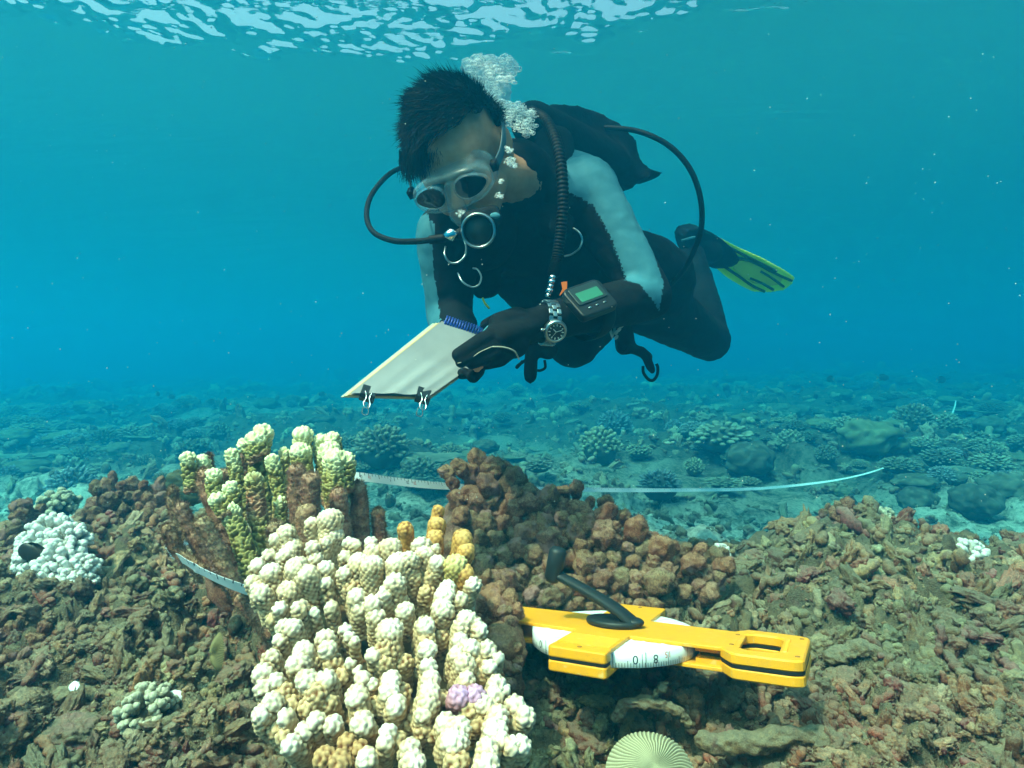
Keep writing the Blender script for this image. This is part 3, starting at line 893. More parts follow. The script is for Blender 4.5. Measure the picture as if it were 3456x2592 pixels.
mushroom(742, 2200, .70, .021, 'small olive ridged coral disc standing on edge left of the white coral', (-.80, -.62, .12))
# ------------------------------------------------------------------ rubble on the near reef and the lower floor
def rub_nodes(t, b, typ='GEOMETRY'):
    g = pos(t)
    tint = attr(t, 'tint', 'Color', typ)
    s1 = ramp(t, noise(t, 130, 4, .75, g), [(.3, (.30, .27, .25)), (.48, (.8, .76, .68)), (.6, (1.25, 1.2, 1.0)), (.75, (1.9, 1.85, 1.6))])
    c = mixc(t, .9, tint, s1, 'MULTIPLY')
    c = mixc(t, ramp(t, noise(t, 480, 3, .7, g), [(.52, (0, 0, 0)), (.74, (.7, .7, .7))]), c, (.48, .46, .36))
    c = mixc(t, ramp(t, noise(t, 34, 3, .6, g), [(.60, (0, 0, 0)), (.68, (.6, .6, .6))]), c, (.30, .08, .09))
    c = silt_contrast(t, mixc(t, .40, c, (.17, .055, .035)), mixc(t, .5, c, (.48, .49, .36)), .0, .8, .8)
    t.links.new(c, b.inputs['Base Color'])
    bump(t, b, noise(t, 260, 5, .8, g), 1., .010)
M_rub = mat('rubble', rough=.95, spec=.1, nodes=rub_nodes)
_rt = 'INSTANCER'
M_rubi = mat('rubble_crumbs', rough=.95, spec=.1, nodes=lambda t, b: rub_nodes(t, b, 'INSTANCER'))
PAL = np.array([(.42, .20, .10), (.58, .37, .20), (.28, .12, .07), (.66, .48, .30), (.52, .16, .11), (.60, .27, .14), (.36, .28, .15), (.72, .58, .42), (.56, .15, .17), (.28, .21, .12)])
PP = np.array([.16, .17, .12, .13, .09, .10, .10, .05, .04, .04])

def rock_shape(k, sub):
    g = np.random.default_rng(k + 500)
    V, F = ico(sub)
    X = V * (np.array([1, .8, .6]) if k % 3 else np.array([2.0, .62, .55]))
    n = nrm(V)
    X = X + n * (.55 * fbm(V + k * 3, 1.6, 2, k) + .34 * np.abs(fbm(V + k, 3.2, 2, k + 9, .8)) + .16 * fbm(V + k, 7, 2, k + 19, .8))[:, None]
    X = X + .25 * np.stack([fbm(V, 1.1, 1, k + 60), fbm(V, 1.1, 1, k + 61), fbm(V, 1.1, 1, k + 62)], -1)
    return X, F

def stick_shape(k, sub):
    g = np.random.default_rng(k + 900)
    n = 9 if sub == 3 else 6
    p = np.cumsum(np.vstack([[-1.6, 0, 0], np.c_[np.full(n - 1, 3.2 / (n - 1)), g.normal(0, .22, (n - 1, 2))]]), 0)
    r = g.uniform(.34, .62, n); r[0] *= .6; r[-1] *= .7
    V, F = sweep(p, r, 12 if sub == 3 else 9)
    q = p[n // 2]
    V2, F2 = sweep(np.array([q, q + [.3, .7, .4], q + [.45, 1.2, .7]]), np.array([.4, .36, .2]), 8)
    mb = MB().add(V, F).add(V2, F2)
    V = np.concatenate(mb.V); V = V + nrm(V * [0, 1, 1] + 1e-3) * (.16 * fbm(V, 2.6, 2, k))[:, None]
    return V, [np.concatenate(f) for f in mb.F.values()]
def cluster_shape(k, sub):
    """a broken piece of knobbly coral: several heads grown together"""
    g = np.random.default_rng(k + 1300); mb = MB()
    V, F = ico(2 if sub == 3 else 1)
    for i in range(7 if sub == 3 else 4):
        ax = nrm(g.normal(0, 1, 3) + [0, 0, .6])
        r = g.uniform(.32, .55)
        X = V * r * [1, 1, 1.1]
        X = X + nrm(V) * (.16 * fbm(V + i + k, 2.2, 2, k + i))[:, None]
        mb.add(X + ax * g.uniform(.4, .75), [F])
    return np.concatenate(mb.V), [np.concatenate(f) for f in mb.F.values()]

def _f(x):
    return (x[0], x[1] if isinstance(x[1], list) else [x[1]])
LIB = {2: [_f(knob_shape(k, 2)) for k in range(5)] + [_f(rock_shape(k, 2)) for k in range(6)] + [_f(stick_shape(k, 2)) for k in range(6)] + [_f(cluster_shape(k, 2)) for k in range(16)],
       3: [_f(knob_shape(k, 3)) for k in range(4)] + [_f(rock_shape(k, 3)) for k in range(8)] + [_f(stick_shape(k, 3)) for k in range(5)] + [_f(cluster_shape(k, 3)) for k in range(12)],
       1: [_f(rock_shape(k, 1)) for k in range(12)]}

def rmat(g):
    q = nrm(g.normal(size=4)); w, x, y, z = q
    return np.array([[1 - 2 * (y * y + z * z), 2 * (x * y - z * w), 2 * (x * z + y * w)], [2 * (x * y + z * w), 1 - 2 * (x * x + z * z), 2 * (y * z - x * w)], [2 * (x * z - y * w), 2 * (y * z + x * w), 1 - 2 * (x * x + y * y)]])

def scatter(n, vlo, vhi, pxlo, pxhi, seed, keep, lod, hidden_z=-.41, pal=None, big=22, sink=.2, name='coral_rubble'):
    g = np.random.default_rng(seed)
    u = g.uniform(-500, 3950, n * 3); v = g.uniform(vlo, vhi, n * 3)
    y = -hidden_z / ((v - 1215) / FPX); x = (u - 1728) / FPX * y
    ok = keep(x, y); x, y = x[ok][:n], y[ok][:n]
    z = H(x, y)
    pr = pxlo * (pxhi / pxlo) ** (g.random(len(x)) ** 1.7)
    mb = MB()
    P_ = PAL if pal is None else pal
    for i in range(len(x)):
        r = pr[i] / FPX * max(y[i], .35)
        L = LIB[lod if pr[i] < big else min(3, lod + 1)]
        X, F = L[int(g.integers(len(L)))]
        Rm = rmat(g) if g.random() < .7 else np.array(orient(g.normal(0, .4, 3) + [0, 0, 1], g.uniform(0, 6.3)).to_3x3())
        c = P_[g.choice(len(P_), p=PP if pal is None else None)] * g.uniform(.7, 1.25)
        mb.add(X @ Rm.T * r + [x[i], y[i], z[i] + r * g.uniform(-sink, .6)], F, tint=c)
    o = mb.obj(name, M_rub, kind='stuff')
    return o
nearkeep = lambda x, y: (y < crest(x) + .12)
def crumb_shape(k):
    g = np.random.default_rng(k + 2100); V, F = ico(4); n = nrm(V)
    q = V * [1, g.uniform(.6, 1.), g.uniform(.5, .95)]
    X = q + n * (.50 * fbm(V + k, 1.3, 2, k) + .38 * np.abs(fbm(V + k, 2.6, 2, k + 4)) + .26 * fbm(V + k, 6, 2, k + 7, .8) + .12 * fbm(V, 13, 2, k + 2, .8))[:, None]
    if k % 3 == 0:
        X = X * [1.9, .7, .7]; X[:, 2] += .5 * np.sin(X[:, 0])
    return X, [F]
_lib = bpy.data.collections.new('crumb_shapes')
def _addlib(X, F, k):
    o = bpy.data.objects.new('crumb', MB().add(X, F).mesh('crumb', M_rubi, True)); _lib.objects.link(o)
for k in range(12):
    _addlib(*crumb_shape(k), k)
for k in range(8):
    _addlib(*_f(cluster_shape(k + 30, 3)), k)
for k in range(4):
    _addlib(*_f(stick_shape(k + 30, 3)), k)

def crumbs(name, pts, rot, scl, tint):
    me = bpy.data.meshes.new(name); me.vertices.add(len(pts)); me.vertices.foreach_set('co', np.asarray(pts, np.float32).ravel())
    a = me.attributes.new('rot', 'FLOAT_VECTOR', 'POINT'); a.data.foreach_set('vector', np.asarray(rot, np.float32).ravel())
    a = me.attributes.new('scl', 'FLOAT', 'POINT'); a.data.foreach_set('value', np.asarray(scl, np.float32))
    a = me.attributes.new('tint', 'FLOAT_COLOR', 'POINT'); c4 = np.ones((len(pts), 4), np.float32); c4[:, :3] = tint; a.data.foreach_set('color', c4.ravel())
    me.materials.append(M_rubi)
    o = link(name, me, kind='stuff')
    ng = bpy.data.node_groups.new(name, 'GeometryNodeTree')
    ng.interface.new_socket('Geometry', in_out='INPUT', socket_type='NodeSocketGeometry'); ng.interface.new_socket('Geometry', in_out='OUTPUT', socket_type='NodeSocketGeometry')
    N = ng.nodes; Lk = ng.links
    i_ = N.new('NodeGroupInput'); o_ = N.new('NodeGroupOutput'); ip = N.new('GeometryNodeInstanceOnPoints'); ci = N.new('GeometryNodeCollectionInfo')
    ci.inputs['Collection'].default_value = _lib; ci.inputs['Separate Children'].default_value = True; ci.inputs['Reset Children'].default_value = True
    ip.inputs['Pick Instance'].default_value = True
    mp_ = N.new('GeometryNodeMeshToPoints'); Lk.new(i_.outputs[0], mp_.inputs['Mesh']); Lk.new(mp_.outputs[0], ip.inputs['Points'])
    ra = N.new('GeometryNodeInputNamedAttribute'); ra.data_type = 'FLOAT_VECTOR'; ra.inputs[0].default_value = 'rot'
    sa = N.new('GeometryNodeInputNamedAttribute'); sa.data_type = 'FLOAT'; sa.inputs[0].default_value = 'scl'
    er = N.new('FunctionNodeEulerToRotation'); Lk.new(ra.outputs[0], er.inputs[0]); Lk.new(er.outputs[0], ip.inputs['Rotation'])
    Lk.new(sa.outputs[0], ip.inputs['Scale']); Lk.new(ci.outputs[0], ip.inputs['Instance'])
    rv = N.new('FunctionNodeRandomValue'); rv.data_type = 'INT'; rv.inputs['Min'].default_value = 0; rv.inputs['Max'].default_value = 23
    io = [x for x in rv.outputs if x.type == 'INT'][0]
    for x in rv.inputs:
        if x.name == 'Max' and x.type == 'INT': x.default_value = 23
        if x.name == 'Min' and x.type == 'INT': x.default_value = 0
    Lk.new(io, ip.inputs['Instance Index'])
    Lk.new(ip.outputs[0], o_.inputs[0])
    m = o.modifiers.new('crumbs', 'NODES'); m.node_group = ng
    return o
def scatter_i(name, n, vlo, vhi, pxlo, pxhi, seed, keep, hz=-.41, pal=None, sink=.45, pw=1.7):
    g = np.random.default_rng(seed)
    u = g.uniform(-1300, 4900, n * 3); v = g.uniform(vlo, vhi, n * 3)
    y = -hz / ((v - 1215) / FPX); x = (u - 1728) / FPX * y
    ok = keep(x, y); x, y = x[ok][:n], y[ok][:n]
    r = pxlo * (pxhi / pxlo) ** (g.random(len(x)) ** pw) / FPX * np.maximum(y, .35)
    z = H(x, y) + r * g.uniform(-sink, .55, len(x))
    P_ = PAL if pal is None else pal
    c = P_[g.choice(len(P_), len(x), p=PP if pal is None else None)] * g.uniform(.7, 1.25, (len(x), 1))
    w_ = sstep(-.35, .35, fbm(np.stack([x, y, 0 * x], -1), 3.2, 3, 7))[:, None]; w2_ = sstep(.1, .45, fbm(np.stack([x, y, 0 * x], -1), 6, 2, 17))[:, None]
    c = c * (np.array([1.15, .88, .90]) * w_ + np.array([.80, .98, .88]) * (1 - w_)) * (1 + .55 * w2_)
    return crumbs(name, np.c_[x, y, z], g.uniform(0, 6.3, (len(x), 3)), r, c)
scatter_i('coral_rubble', 32000, 1640, 3200, 8, 42, 101, nearkeep)
palf = np.array([(.07, .07, .05), (.12, .12, .08), (.36, .35, .26), (.18, .17, .12), (.05, .055, .04)])
farkeep = lambda x, y: (y > crest(x) + .3) & ((y > 3.3) | (_h(np.floor(x * 997).astype(np.int64), np.floor(y * 991).astype(np.int64), np.zeros(x.shape, np.int64), 5) < .34)) & (fbm(np.stack([x, y, 0 * x], -1), .7, 2, 71) > -.45)
scatter_i('distant_coral_rubble', 12000, 1270, 2000, 3.5, 26, 103, farkeep, -.80, palf, .3, 2.2)

# larger encrusted lumps and broken branches lying in the rubble
def lump_mesh(k):
    g = np.random.default_rng(k + 40); V, F = ico(5)
    X = V * [1, .85, .62]
    n = nrm(V)
    f = np.abs(fbm(V + k, 2.0, 2, k)); q = fbm(V + k, 1.1, 2, k + 5)
    X = X + n * (.45 * q + .30 * (1 - f) + .22 * np.abs(fbm(V, 5, 3, k + 8, .7)) + .10 * fbm(V, 16, 2, k + 3, .8))[:, None]
    c = PAL[g.integers(len(PAL))] * .5 + .5 * PAL[g.integers(len(PAL))]
    tn = np.clip(.5 + fbm(V, 2.5, 3, k + 12), 0, 1)[:, None]
    c = c * tn + PAL[g.integers(len(PAL))] * (1 - tn)
    return MB().add(X, [F], tint=c).mesh('reef_rock', M_rub, True)
LM = [lump_mesh(k) for k in range(5)]
g = np.random.default_rng(31)
spots = [(60, 2420, 60), (210, 2520, 75), (330, 2330, 48), (420, 2200, 45), (560, 2120, 50), (480, 2000, 42), (330, 2080, 46), (620, 2450, 55), (760, 2330, 55), (790, 2480, 60), (700, 2560, 70), (560, 2560, 50),
         (1850, 2440, 60), (2000, 2540, 62), (1780, 2380, 45), (2380, 2400, 52), (2560, 2430, 55), (2700, 2400, 50), (2860, 2330, 52), (3050, 2380, 56), (3200, 2470, 64), (3380, 2380, 60), (3420, 2560, 74), (3000, 2560, 60), (2800, 2200, 46), (2950, 2080, 42), (3120, 2040, 44), (3300, 2060, 44), (2600, 2000, 40), (2760, 1960, 36), (2900, 1900, 32), (3120, 1920, 32), (3400, 1950, 36), (2560, 1900, 30), (700, 2240, 40), (130, 2240, 40)]
for i, (u, v, r_) in enumerate(spots):
    y = .41 / ((v - 1215) / FPX)
    for _ in range(12):
        x = (u - 1728) / FPX * y; z = float(H_base(np.array([x]), np.array([y]))[0]); y = .5 * y - .5 * z / ((v - 1215) / FPX)
    r = r_ / FPX * y
    sd_ = 'left' if u < 1500 else 'right'
    o = link('reef_rock', LM[i % 5], None, 'encrusted mottled lump of reef rock in the foreground rubble at ' + sd_, 'rock', 'lumps of reef rock at ' + sd_)
    o.location = (x, y, z + r * .12); o.rotation_euler = (g.uniform(-.5, .5), g.uniform(-.5, .5), g.uniform(0, 6.3)); o.scale = (r, r, r)
def stick(path, d, label):
    pc = catmull([P(u, v, d) for u, v, r in path], 70); rc = np.interp(np.linspace(0, 1, 70), np.linspace(0, 1, len(path)), [r / FPX * d for u, v, r in path])
    rc = rc * np.minimum(1, np.sqrt(np.clip(np.r_[np.arange(70)] / 3., .05, 1))) * np.minimum(1, np.sqrt(np.clip(np.arange(70)[::-1] / 3., .05, 1)))
    V, F = sweep(pc, rc, 36)
    N = vnormals(V, F); ctrs = np.vstack([np.repeat(pc, 36, 0), pc[0], pc[-1]]); N *= np.sign(((V - ctrs) * N).sum(1))[:, None] + 1e-9
    V = V + N * (.006 * fbm(V, 45, 3, 3) + .0035 * fbm(V, 170, 2, 5, .8))[:, None]
    link('dead_branch', MB().add(V, F, tint=(.42, .30, .17)).mesh('dead_branch', M_rub, True), None, label, 'coral')
stick([(2350, 2500, 30), (2500, 2510, 34), (2680, 2480, 32), (2830, 2500, 30), (2960, 2490, 22)], .66, 'long thick dead coral branch lying along the bottom right of the rubble')
stick([(2070, 2440, 16), (2110, 2380, 20), (2190, 2370, 22), (2280, 2400, 18), (2330, 2450, 14)], .70, 'curved thin dead coral branch below the tape reel')
stick([(2190, 2370, 12), (2230, 2330, 10), (2250, 2300, 7)], .70, 'short upright twig of dead coral below the drum of the reel')
stick([(2780, 2230, 24), (2900, 2190, 28), (3000, 2230, 22)], .86, 'stubby pale dead branch to the right of the reel handle')
stick([(120, 2380, 26), (260, 2330, 28), (380, 2360, 24), (470, 2310, 20)], .72, 'dead branch lying in the rubble left of the white shell')
# ------------------------------------------------------------------ coral heads on the lower floor, fading into the water
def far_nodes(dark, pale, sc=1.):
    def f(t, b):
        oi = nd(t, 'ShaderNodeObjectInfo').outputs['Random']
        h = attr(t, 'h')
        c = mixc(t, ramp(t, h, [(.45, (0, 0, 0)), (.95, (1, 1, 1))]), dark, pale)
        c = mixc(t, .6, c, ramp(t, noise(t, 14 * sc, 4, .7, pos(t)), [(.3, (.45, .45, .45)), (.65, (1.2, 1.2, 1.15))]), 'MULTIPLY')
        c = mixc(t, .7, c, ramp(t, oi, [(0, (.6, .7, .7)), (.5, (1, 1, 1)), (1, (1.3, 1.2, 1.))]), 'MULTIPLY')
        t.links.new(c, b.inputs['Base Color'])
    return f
M_f1 = mat('far_bush_coral', rough=.9, spec=.1, nodes=far_nodes((.08, .085, .065), (.24, .25, .19)))  # far corals: dark and pale tones pulled together, standing in for haze
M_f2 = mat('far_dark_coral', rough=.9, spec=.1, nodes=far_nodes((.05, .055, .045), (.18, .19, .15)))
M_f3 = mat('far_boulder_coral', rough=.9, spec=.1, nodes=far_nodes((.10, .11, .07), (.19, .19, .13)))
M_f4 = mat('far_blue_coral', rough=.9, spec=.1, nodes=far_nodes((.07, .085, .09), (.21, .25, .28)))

def bush(k, m, n=90, r=.085, lo=.62, flat=1.):
    g = np.random.default_rng(k); mb = MB()
    for i in range(n):
        a = (i * 2.39996) % 6.2832; c = 1 - (i + .5) / n * 1.12; s = math.sqrt(max(0, 1 - c * c))
        ax = nrm(np.array([s * math.cos(a), s * math.sin(a), c * flat]) + g.normal(0, .06, 3))
        L = g.uniform(.82, 1.04)
        V, F = sweep(np.array([ax * lo * L, ax * (L - r * .8), ax * (L - r * .2), ax * L]), np.array([r * .8, r, r * .75, r * .2]) * g.uniform(.8, 1.2), 6)
        V = V * [1, 1, flat]
        mb.add(V, F, h=np.linalg.norm(V / [1, 1, flat], axis=1))
    V, F = ico(3)
    V = V * .74 * (1 + .1 * fbm(V, 3, 2, k))[:, None] * [1, 1, flat]
    mb.add(V, [F], h=.0)
    return mb.mesh('bush_coral', m, True)
def boulder(k, m, lob=.25):
    V, F = ico(4)
    X = V * (1 + lob * fbm(V + k, 2.1, 3, k) + .09 * fbm(V + k, 7, 3, k + 3))[:, None] * [1, 1, .75]
    return MB().add(X, [F], h=.5 + .5 * fbm(X, 5, 3, k)).mesh('boulder_coral', m, True)
def table(k, m):
    nu, nr_ = 72, 14
    th = np.linspace(0, 2 * math.pi, nu, endpoint=False); mb = MB()
    edge = 1 + .12 * np.sin(th * 3 + k) + .05 * np.sin(th * 11 + k)
    prof = [(0.001, .02), (.3, .0), (.6, .03), (.85, .06), (1., .08), (1.0, .03), (.8, -.01), (.5, -.10), (.25, -.22), (.18, -.5)]
    V = np.concatenate([np.stack([r_ * edge * np.cos(th), r_ * edge * np.sin(th), np.full(nu, z_) + .03 * np.sin(th * 5 + r_ * 9)], -1) for r_, z_ in prof])
    V = V + .03 * np.stack([fbm(V, 9, 2, k), fbm(V, 9, 2, k + 1), fbm(V, 12, 2, k + 2)], -1)
    mb.add(V, [grid_faces(nu, len(prof), True)], h=np.clip(.6 + V[:, 2] * 4, 0, 1))
    return mb.mesh('table_coral', m, True)
FB = [bush(1, M_f1), bush(2, M_f2, 110, .07), bush(3, M_f4, 120, .06), bush(4, M_f1, 70, .10, flat=.7), bush(5, M_f2, 80, .09, flat=.8)]
FO = [boulder(1, M_f3), boulder(2, M_f2), boulder(3, M_f3, .4), boulder(6, M_f1, .35)]
FT = [table(1, M_f2), table(2, M_f3)]
def head(me, u, v, r_px, label, group=None, sq=1., base=None, rot=None, d=None):
    """coral head centred at a photo pixel; its distance follows from where its foot meets the floor"""
    vb = base or v + r_px * .62
    if d is None:
        d = 5.
        for _ in range(40):
            p = P(u, vb, d)
            zg = float(H_base(np.array([p[0]]), np.array([p[1]]))[0])
            d = d * .6 + .4 * min(26., max(1.7, zg / (p[2] / d) if p[2] < -1e-3 else 26.))
    r = r_px / FPX * d
    o = link(me.name.split('.')[0], me, None, label, 'coral', group)
    o.location = P(u, v, d); o.rotation_euler = (0, 0, rot if rot is not None else random.uniform(0, 6.3))
    o.scale = (r, r, r * sq)
    return o
head(FB[1], 3080, 1425, 68, 'round dark coral head dotted with pale tips, behind the olive boulder at right')
head(FO[2], 2930, 1475, 88, 'olive lobed boulder coral left of the dotted round head', sq=.9)
head(FO[0], 3010, 1500, 50, 'small lobe of olive coral in front of the dotted round head')
head(FB[0], 2025, 1512, 76, 'pale finger tipped bush coral straight above the brown mound')
head(FB[2], 2073, 1445, 66, 'bluish bush coral behind the pale finger tipped bush')
head(FB[3], 2157, 1525, 46, 'low pale coral cushion right of the finger tipped bush')
head(FB[2], 2276, 1452, 38, 'small bluish round coral behind the low pale cushion')
head(FB[3], 2430, 1482, 112, 'widest pale spreading coral on the lower floor', sq=.8)
head(FO[1], 2530, 1550, 78, 'dark smooth boulder coral in front of the widest pale coral')
head(FB[0], 2669, 1500, 52, 'round pale bush coral right of the dark boulder')
head(FB[1], 2787, 1540, 42, 'small bush of pale twigs beside the tape line')
head(FB[0], 2343, 1580, 38, 'little white topped coral alone on the pale rubble')
head(FB[1], 3343, 1560, 62, 'dotted dome coral at the far right above the sand')
head(FB[4], 3300, 1490, 50, 'mid grey coral dome behind the dotted dome at far right')
head(FO[3], 3336, 1440, 48, 'smooth pale coral dome near the right edge of the far reef')
head(FO[3], 3256, 1318, 36, 'faint rounded coral head on the skyline at right')
head(FO[1], 2938, 1294, 34, 'faint dark coral head on the skyline left of the tape end')
head(FO[3], 3400, 1650, 74, 'broad dark coral dome cut by the right edge')
head(FO[1], 3290, 1690, 76, 'broad dark rubble covered mound near the right edge')
head(FO[1], 3095, 1690, 60, 'dark mound below the curve of the tape')
head(FO[0], 2843, 1662, 26, 'pale round boulder on the sand left of the dark mound')
head(FB[2], 246, 1650, 82, 'bluish bush coral behind the white coral at left')
head(FB[1], 278, 1548, 44, 'dark round coral behind the bluish bush at left')
head(FO[0], 135, 1682, 25, 'smooth green ball coral beside the bluish bush')
head(FB[2], 32, 1610, 42, 'small bushy coral at the left edge')
head(FB[0], 508, 1478, 36, 'faint pale coral head far left of the yellow tipped coral')
head(FB[4], 572, 1446, 36, 'faint grey coral head behind the pale one at far left')
head(FB[0], 738, 1462, 40, 'faint pale coral just left of the tallest yellow tips')
head(FB[4], 650, 1525, 62, 'wide dark coral thicket left of the tallest yellow tips')
head(FB[1], 492, 1566, 36, 'dark little coral between the thicket and the bluish bush')
head(FB[1], 1290, 1520, 106, 'big dark bush with pale tips between the two front corals', sq=.85)
head(FT[0], 1461, 1545, 98, 'flat table coral behind the measuring tape', base=1600, sq=.6)
head(FB[0], 1420, 1600, 74, 'pale bush coral in front of the flat table coral', sq=.8)
head(FB[2], 1560, 1640, 50, 'pale fingered coral below the tape beside the brown mound')
head(FB[3], 1223, 1578, 32, 'low pale tuft just right of the yellow tipped coral')
head(FB[0], 545, 1622, 30, 'pale bluish tuft left of the yellow tipped coral', d=2.6)
g = np.random.default_rng(77)
allm = FB + FO + FT + FB[:4]
DESC = {FB[0].name: 'pale tipped bush coral', FB[1].name: 'dark close branched bush coral', FB[2].name: 'bluish grey bush coral', FB[3].name: 'loose low bush coral', FB[4].name: 'flattened dark bush coral',
        FO[0].name: 'olive boulder coral', FO[1].name: 'dark boulder coral', FO[2].name: 'lobed olive boulder coral', FO[3].name: 'pale boulder coral', FT[0].name: 'dark table coral', FT[1].name: 'olive table coral'}
cnt = 0
cl = [(g.uniform(-300, 3750), 1262 + 330 * g.random() ** 1.2) for _ in range(70)]
while cnt < 285:
    cu_, cv_ = cl[int(g.integers(len(cl)))]
    u = cu_ + g.normal(0, 85); v = cv_ + g.normal(0, 14) * (1 + (cv_ - 1262) / 120)
    if v < 1256 or v > 1660 or (abs(v - 1600) < 55 and 1900 < u < 2900 and g.random() < .7):
        continue
    if u < 1700 and v < 1322 + (1700 - u) * .03:
        continue
    big = (v - 1200) / 300
    r_ = g.uniform(15, 40) * (.65 + .95 * big)
    m_ = allm[int(g.integers(len(allm)))]
    zone = 'the far left' if u < 600 else 'left of centre' if u < 1300 else 'the middle' if u < 2100 else 'right of centre' if u < 2850 else 'the far right'
    ds = 'hazy distant' if v < 1380 else 'half hazy' if v < 1480 else 'nearer'
    lab = ds + ' ' + DESC[m_.name] + ' on the lower reef floor at ' + zone
    head(m_, u, v, r_, lab, ds + ' ' + DESC[m_.name] + 's at ' + zone, sq=g.uniform(.45, .85))
    cnt += 1
# grey plate corals just behind the yellow tipped coral
for u, v, d, r, lab in ((612, 1630, 1.25, .030, 'grey green smooth coral plate behind the left fingers, the upper one'), (640, 1672, 1.2, .024, 'grey green smooth coral plate behind the left fingers, the lower one')):
    o = link('plate_coral', FO[0], None, lab, 'coral'); o.location = P(u, v, d); o.scale = (r, r * .5, r * 1.2); o.rotation_euler = (.3, .3, .2)
# ------------------------------------------------------------------ solid helpers
def inset(poly, b):
    poly = np.asarray(poly, float)
    a = np.roll(poly, 1, 0); c = np.roll(poly, -1, 0)
    e1 = nrm(poly - a); e2 = nrm(c - poly)
    n1 = np.stack([-e1[:, 1], e1[:, 0]], 1); n2 = np.stack([-e2[:, 1], e2[:, 0]], 1)
    m = nrm(n1 + n2); k = 1 / np.clip((m * n1).sum(1), .35, 1)
    return poly + m * (b * k)[:, None]

def roundpoly(poly, r, n=5):
    """round the corners of a CCW polygon"""
    poly = np.asarray(poly, float); out = []
    m = len(poly)
    for i in range(m):
        p = poly[i]; a = poly[i - 1]; c = poly[(i + 1) % m]
        ra = min(r if np.ndim(r) == 0 else r[i], np.linalg.norm(a - p) * .45, np.linalg.norm(c - p) * .45)
        A = p + nrm(a - p) * ra; C_ = p + nrm(c - p) * ra
        for t in np.linspace(0, 1, n):
            out.append((1 - t) ** 2 * A + 2 * t * (1 - t) * p + t * t * C_)
    return np.array(out)

def prism(poly, z0, z1, bev=.001):
    """bevelled prism of a CCW polygon"""
    poly = np.asarray(poly, float); n = len(poly)
    L = [(z0, bev), (z0 + bev * .3, bev * .3), (z0 + bev, 0), (z1 - bev, 0), (z1 - bev * .3, bev * .3), (z1, bev)]
    V = np.concatenate([np.c_[inset(poly, b), np.full(n, z)] for z, b in L])
    F4 = grid_faces(n, len(L), True)
    V = np.vstack([V, [*poly.mean(0), z0], [*poly.mean(0), z1]])
    # caps by ear-free fan only valid for star shapes: use n-gon faces instead
    V = V[:-2]
    return V, [F4, np.arange(n)[::-1][None], ((len(L) - 1) * n + np.arange(n))[None]]

def ringprism(outer, inner, z0, z1, bev=.0012, n=96):
    """closed ring between two outlines, matched by angle about the inner centre"""
    c = np.asarray(inner).mean(0)
    th = np.linspace(-math.pi, math.pi, n, endpoint=False)
    def cast(poly):
        poly = np.asarray(poly, float); out = []
        for t in th:
            d = np.array([math.cos(t), math.sin(t)]); best = None
            for i in range(len(poly)):
                a = poly[i] - c; b = poly[(i + 1) % len(poly)] - c; e = b - a
                den = d[0] * e[1] - d[1] * e[0]
                if abs(den) < 1e-12: continue
                s = (a[0] * e[1] - a[1] * e[0]) / den; q = (a[0] * d[1] - a[1] * d[0]) / den
                if s > 0 and -1e-9 <= q <= 1 + 1e-9 and (best is None or s > best): best = s
            out.append(c + d * best)
        return np.array(out)
    o = cast(outer); i_ = cast(inner)
    def off(P0, b, sgn):
        return inset(P0, b * sgn)
    L = [(off(i_, bev, -1), z0), (off(o, bev, 1), z0), (o, z0 + bev), (o, z1 - bev), (off(o, bev, 1), z1), (off(i_, bev, -1), z1), (i_, z1 - bev), (i_, z0 + bev)]
    V = np.concatenate([np.c_[p, np.full(n, z)] for p, z in L])
    F = []
    k = np.arange(n); k2 = (k + 1) % n
    for a in range(8):
        b = (a + 1) % 8
        F.append(np.stack([a * n + k, a * n + k2, b * n + k2, b * n + k], -1))
    return V, [np.concatenate(F)]

def text_mesh(txt, size):
    cu = bpy.data.curves.new('txt', 'FONT'); cu.body = txt; cu.size = size; cu.align_x = 'CENTER'; cu.align_y = 'CENTER'
    cu.resolution_u = 3; cu.fill_mode = 'FRONT'
    o = bpy.data.objects.new('txt', cu); COL.objects.link(o)
    dg = bpy.context.evaluated_depsgraph_get(); dg.update()
    me = bpy.data.meshes.new_from_object(o.evaluated_get(dg))
    V = np.array([v.co[:] for v in me.vertices]); F = [np.array([list(p.vertices)]) for p in me.polygons]
    bpy.data.objects.remove(o); bpy.data.curves.remove(cu); bpy.data.meshes.remove(me)
    return V, F

# ------------------------------------------------------------------ yellow tape reel
def wear(col, dark):
    def f(t, b):
        g = pos(t)
        c = mixc(t, ramp(t, noise(t, 60, 4, .7, g), [(.45, (0, 0, 0)), (.8, (.5, .5, .5))]), col, dark)
        c = mixc(t, ramp(t, noise(t, 700, 2, .6, g), [(.66, (0, 0, 0)), (.72, (.5, .5, .5))]), c, (.35, .28, .10))
        t.links.new(c, b.inputs['Base Color'])
        sc = nd(t, 'ShaderNodeMapping'); sc.inputs['Scale'].default_value = (60, 700, 60); sc.inputs['Rotation'].default_value = (0, 0, .9)
        t.links.new(nd(t, 'ShaderNodeTexCoord').outputs['Object'], sc.inputs[0])
        scr = noise(t, 1.0, 2, .5, sc.outputs[0])
        c = mixc(t, ramp(t, scr, [(.64, (0, 0, 0)), (.70, (.45, .45, .45))]), c, (.75, .55, .25))
        t.links.new(c, b.inputs['Base Color'])
        bump(t, b, noise(t, 900, 2, .6, g), .12, .0006)
    return f
M_ry = mat('yellow_reel_plastic', rough=.42, spec=.4, nodes=wear((.90, .35, .010), (.62, .28, .04)))
M_rk = mat('black_reel_plastic', (.012, .016, .018), .5, spec=.35)
M_rub2 = mat('black_rubber_stripe', (.010, .010, .009), .7)
M_screw = mat('rusty_screw', (.35, .14, .02), .6)
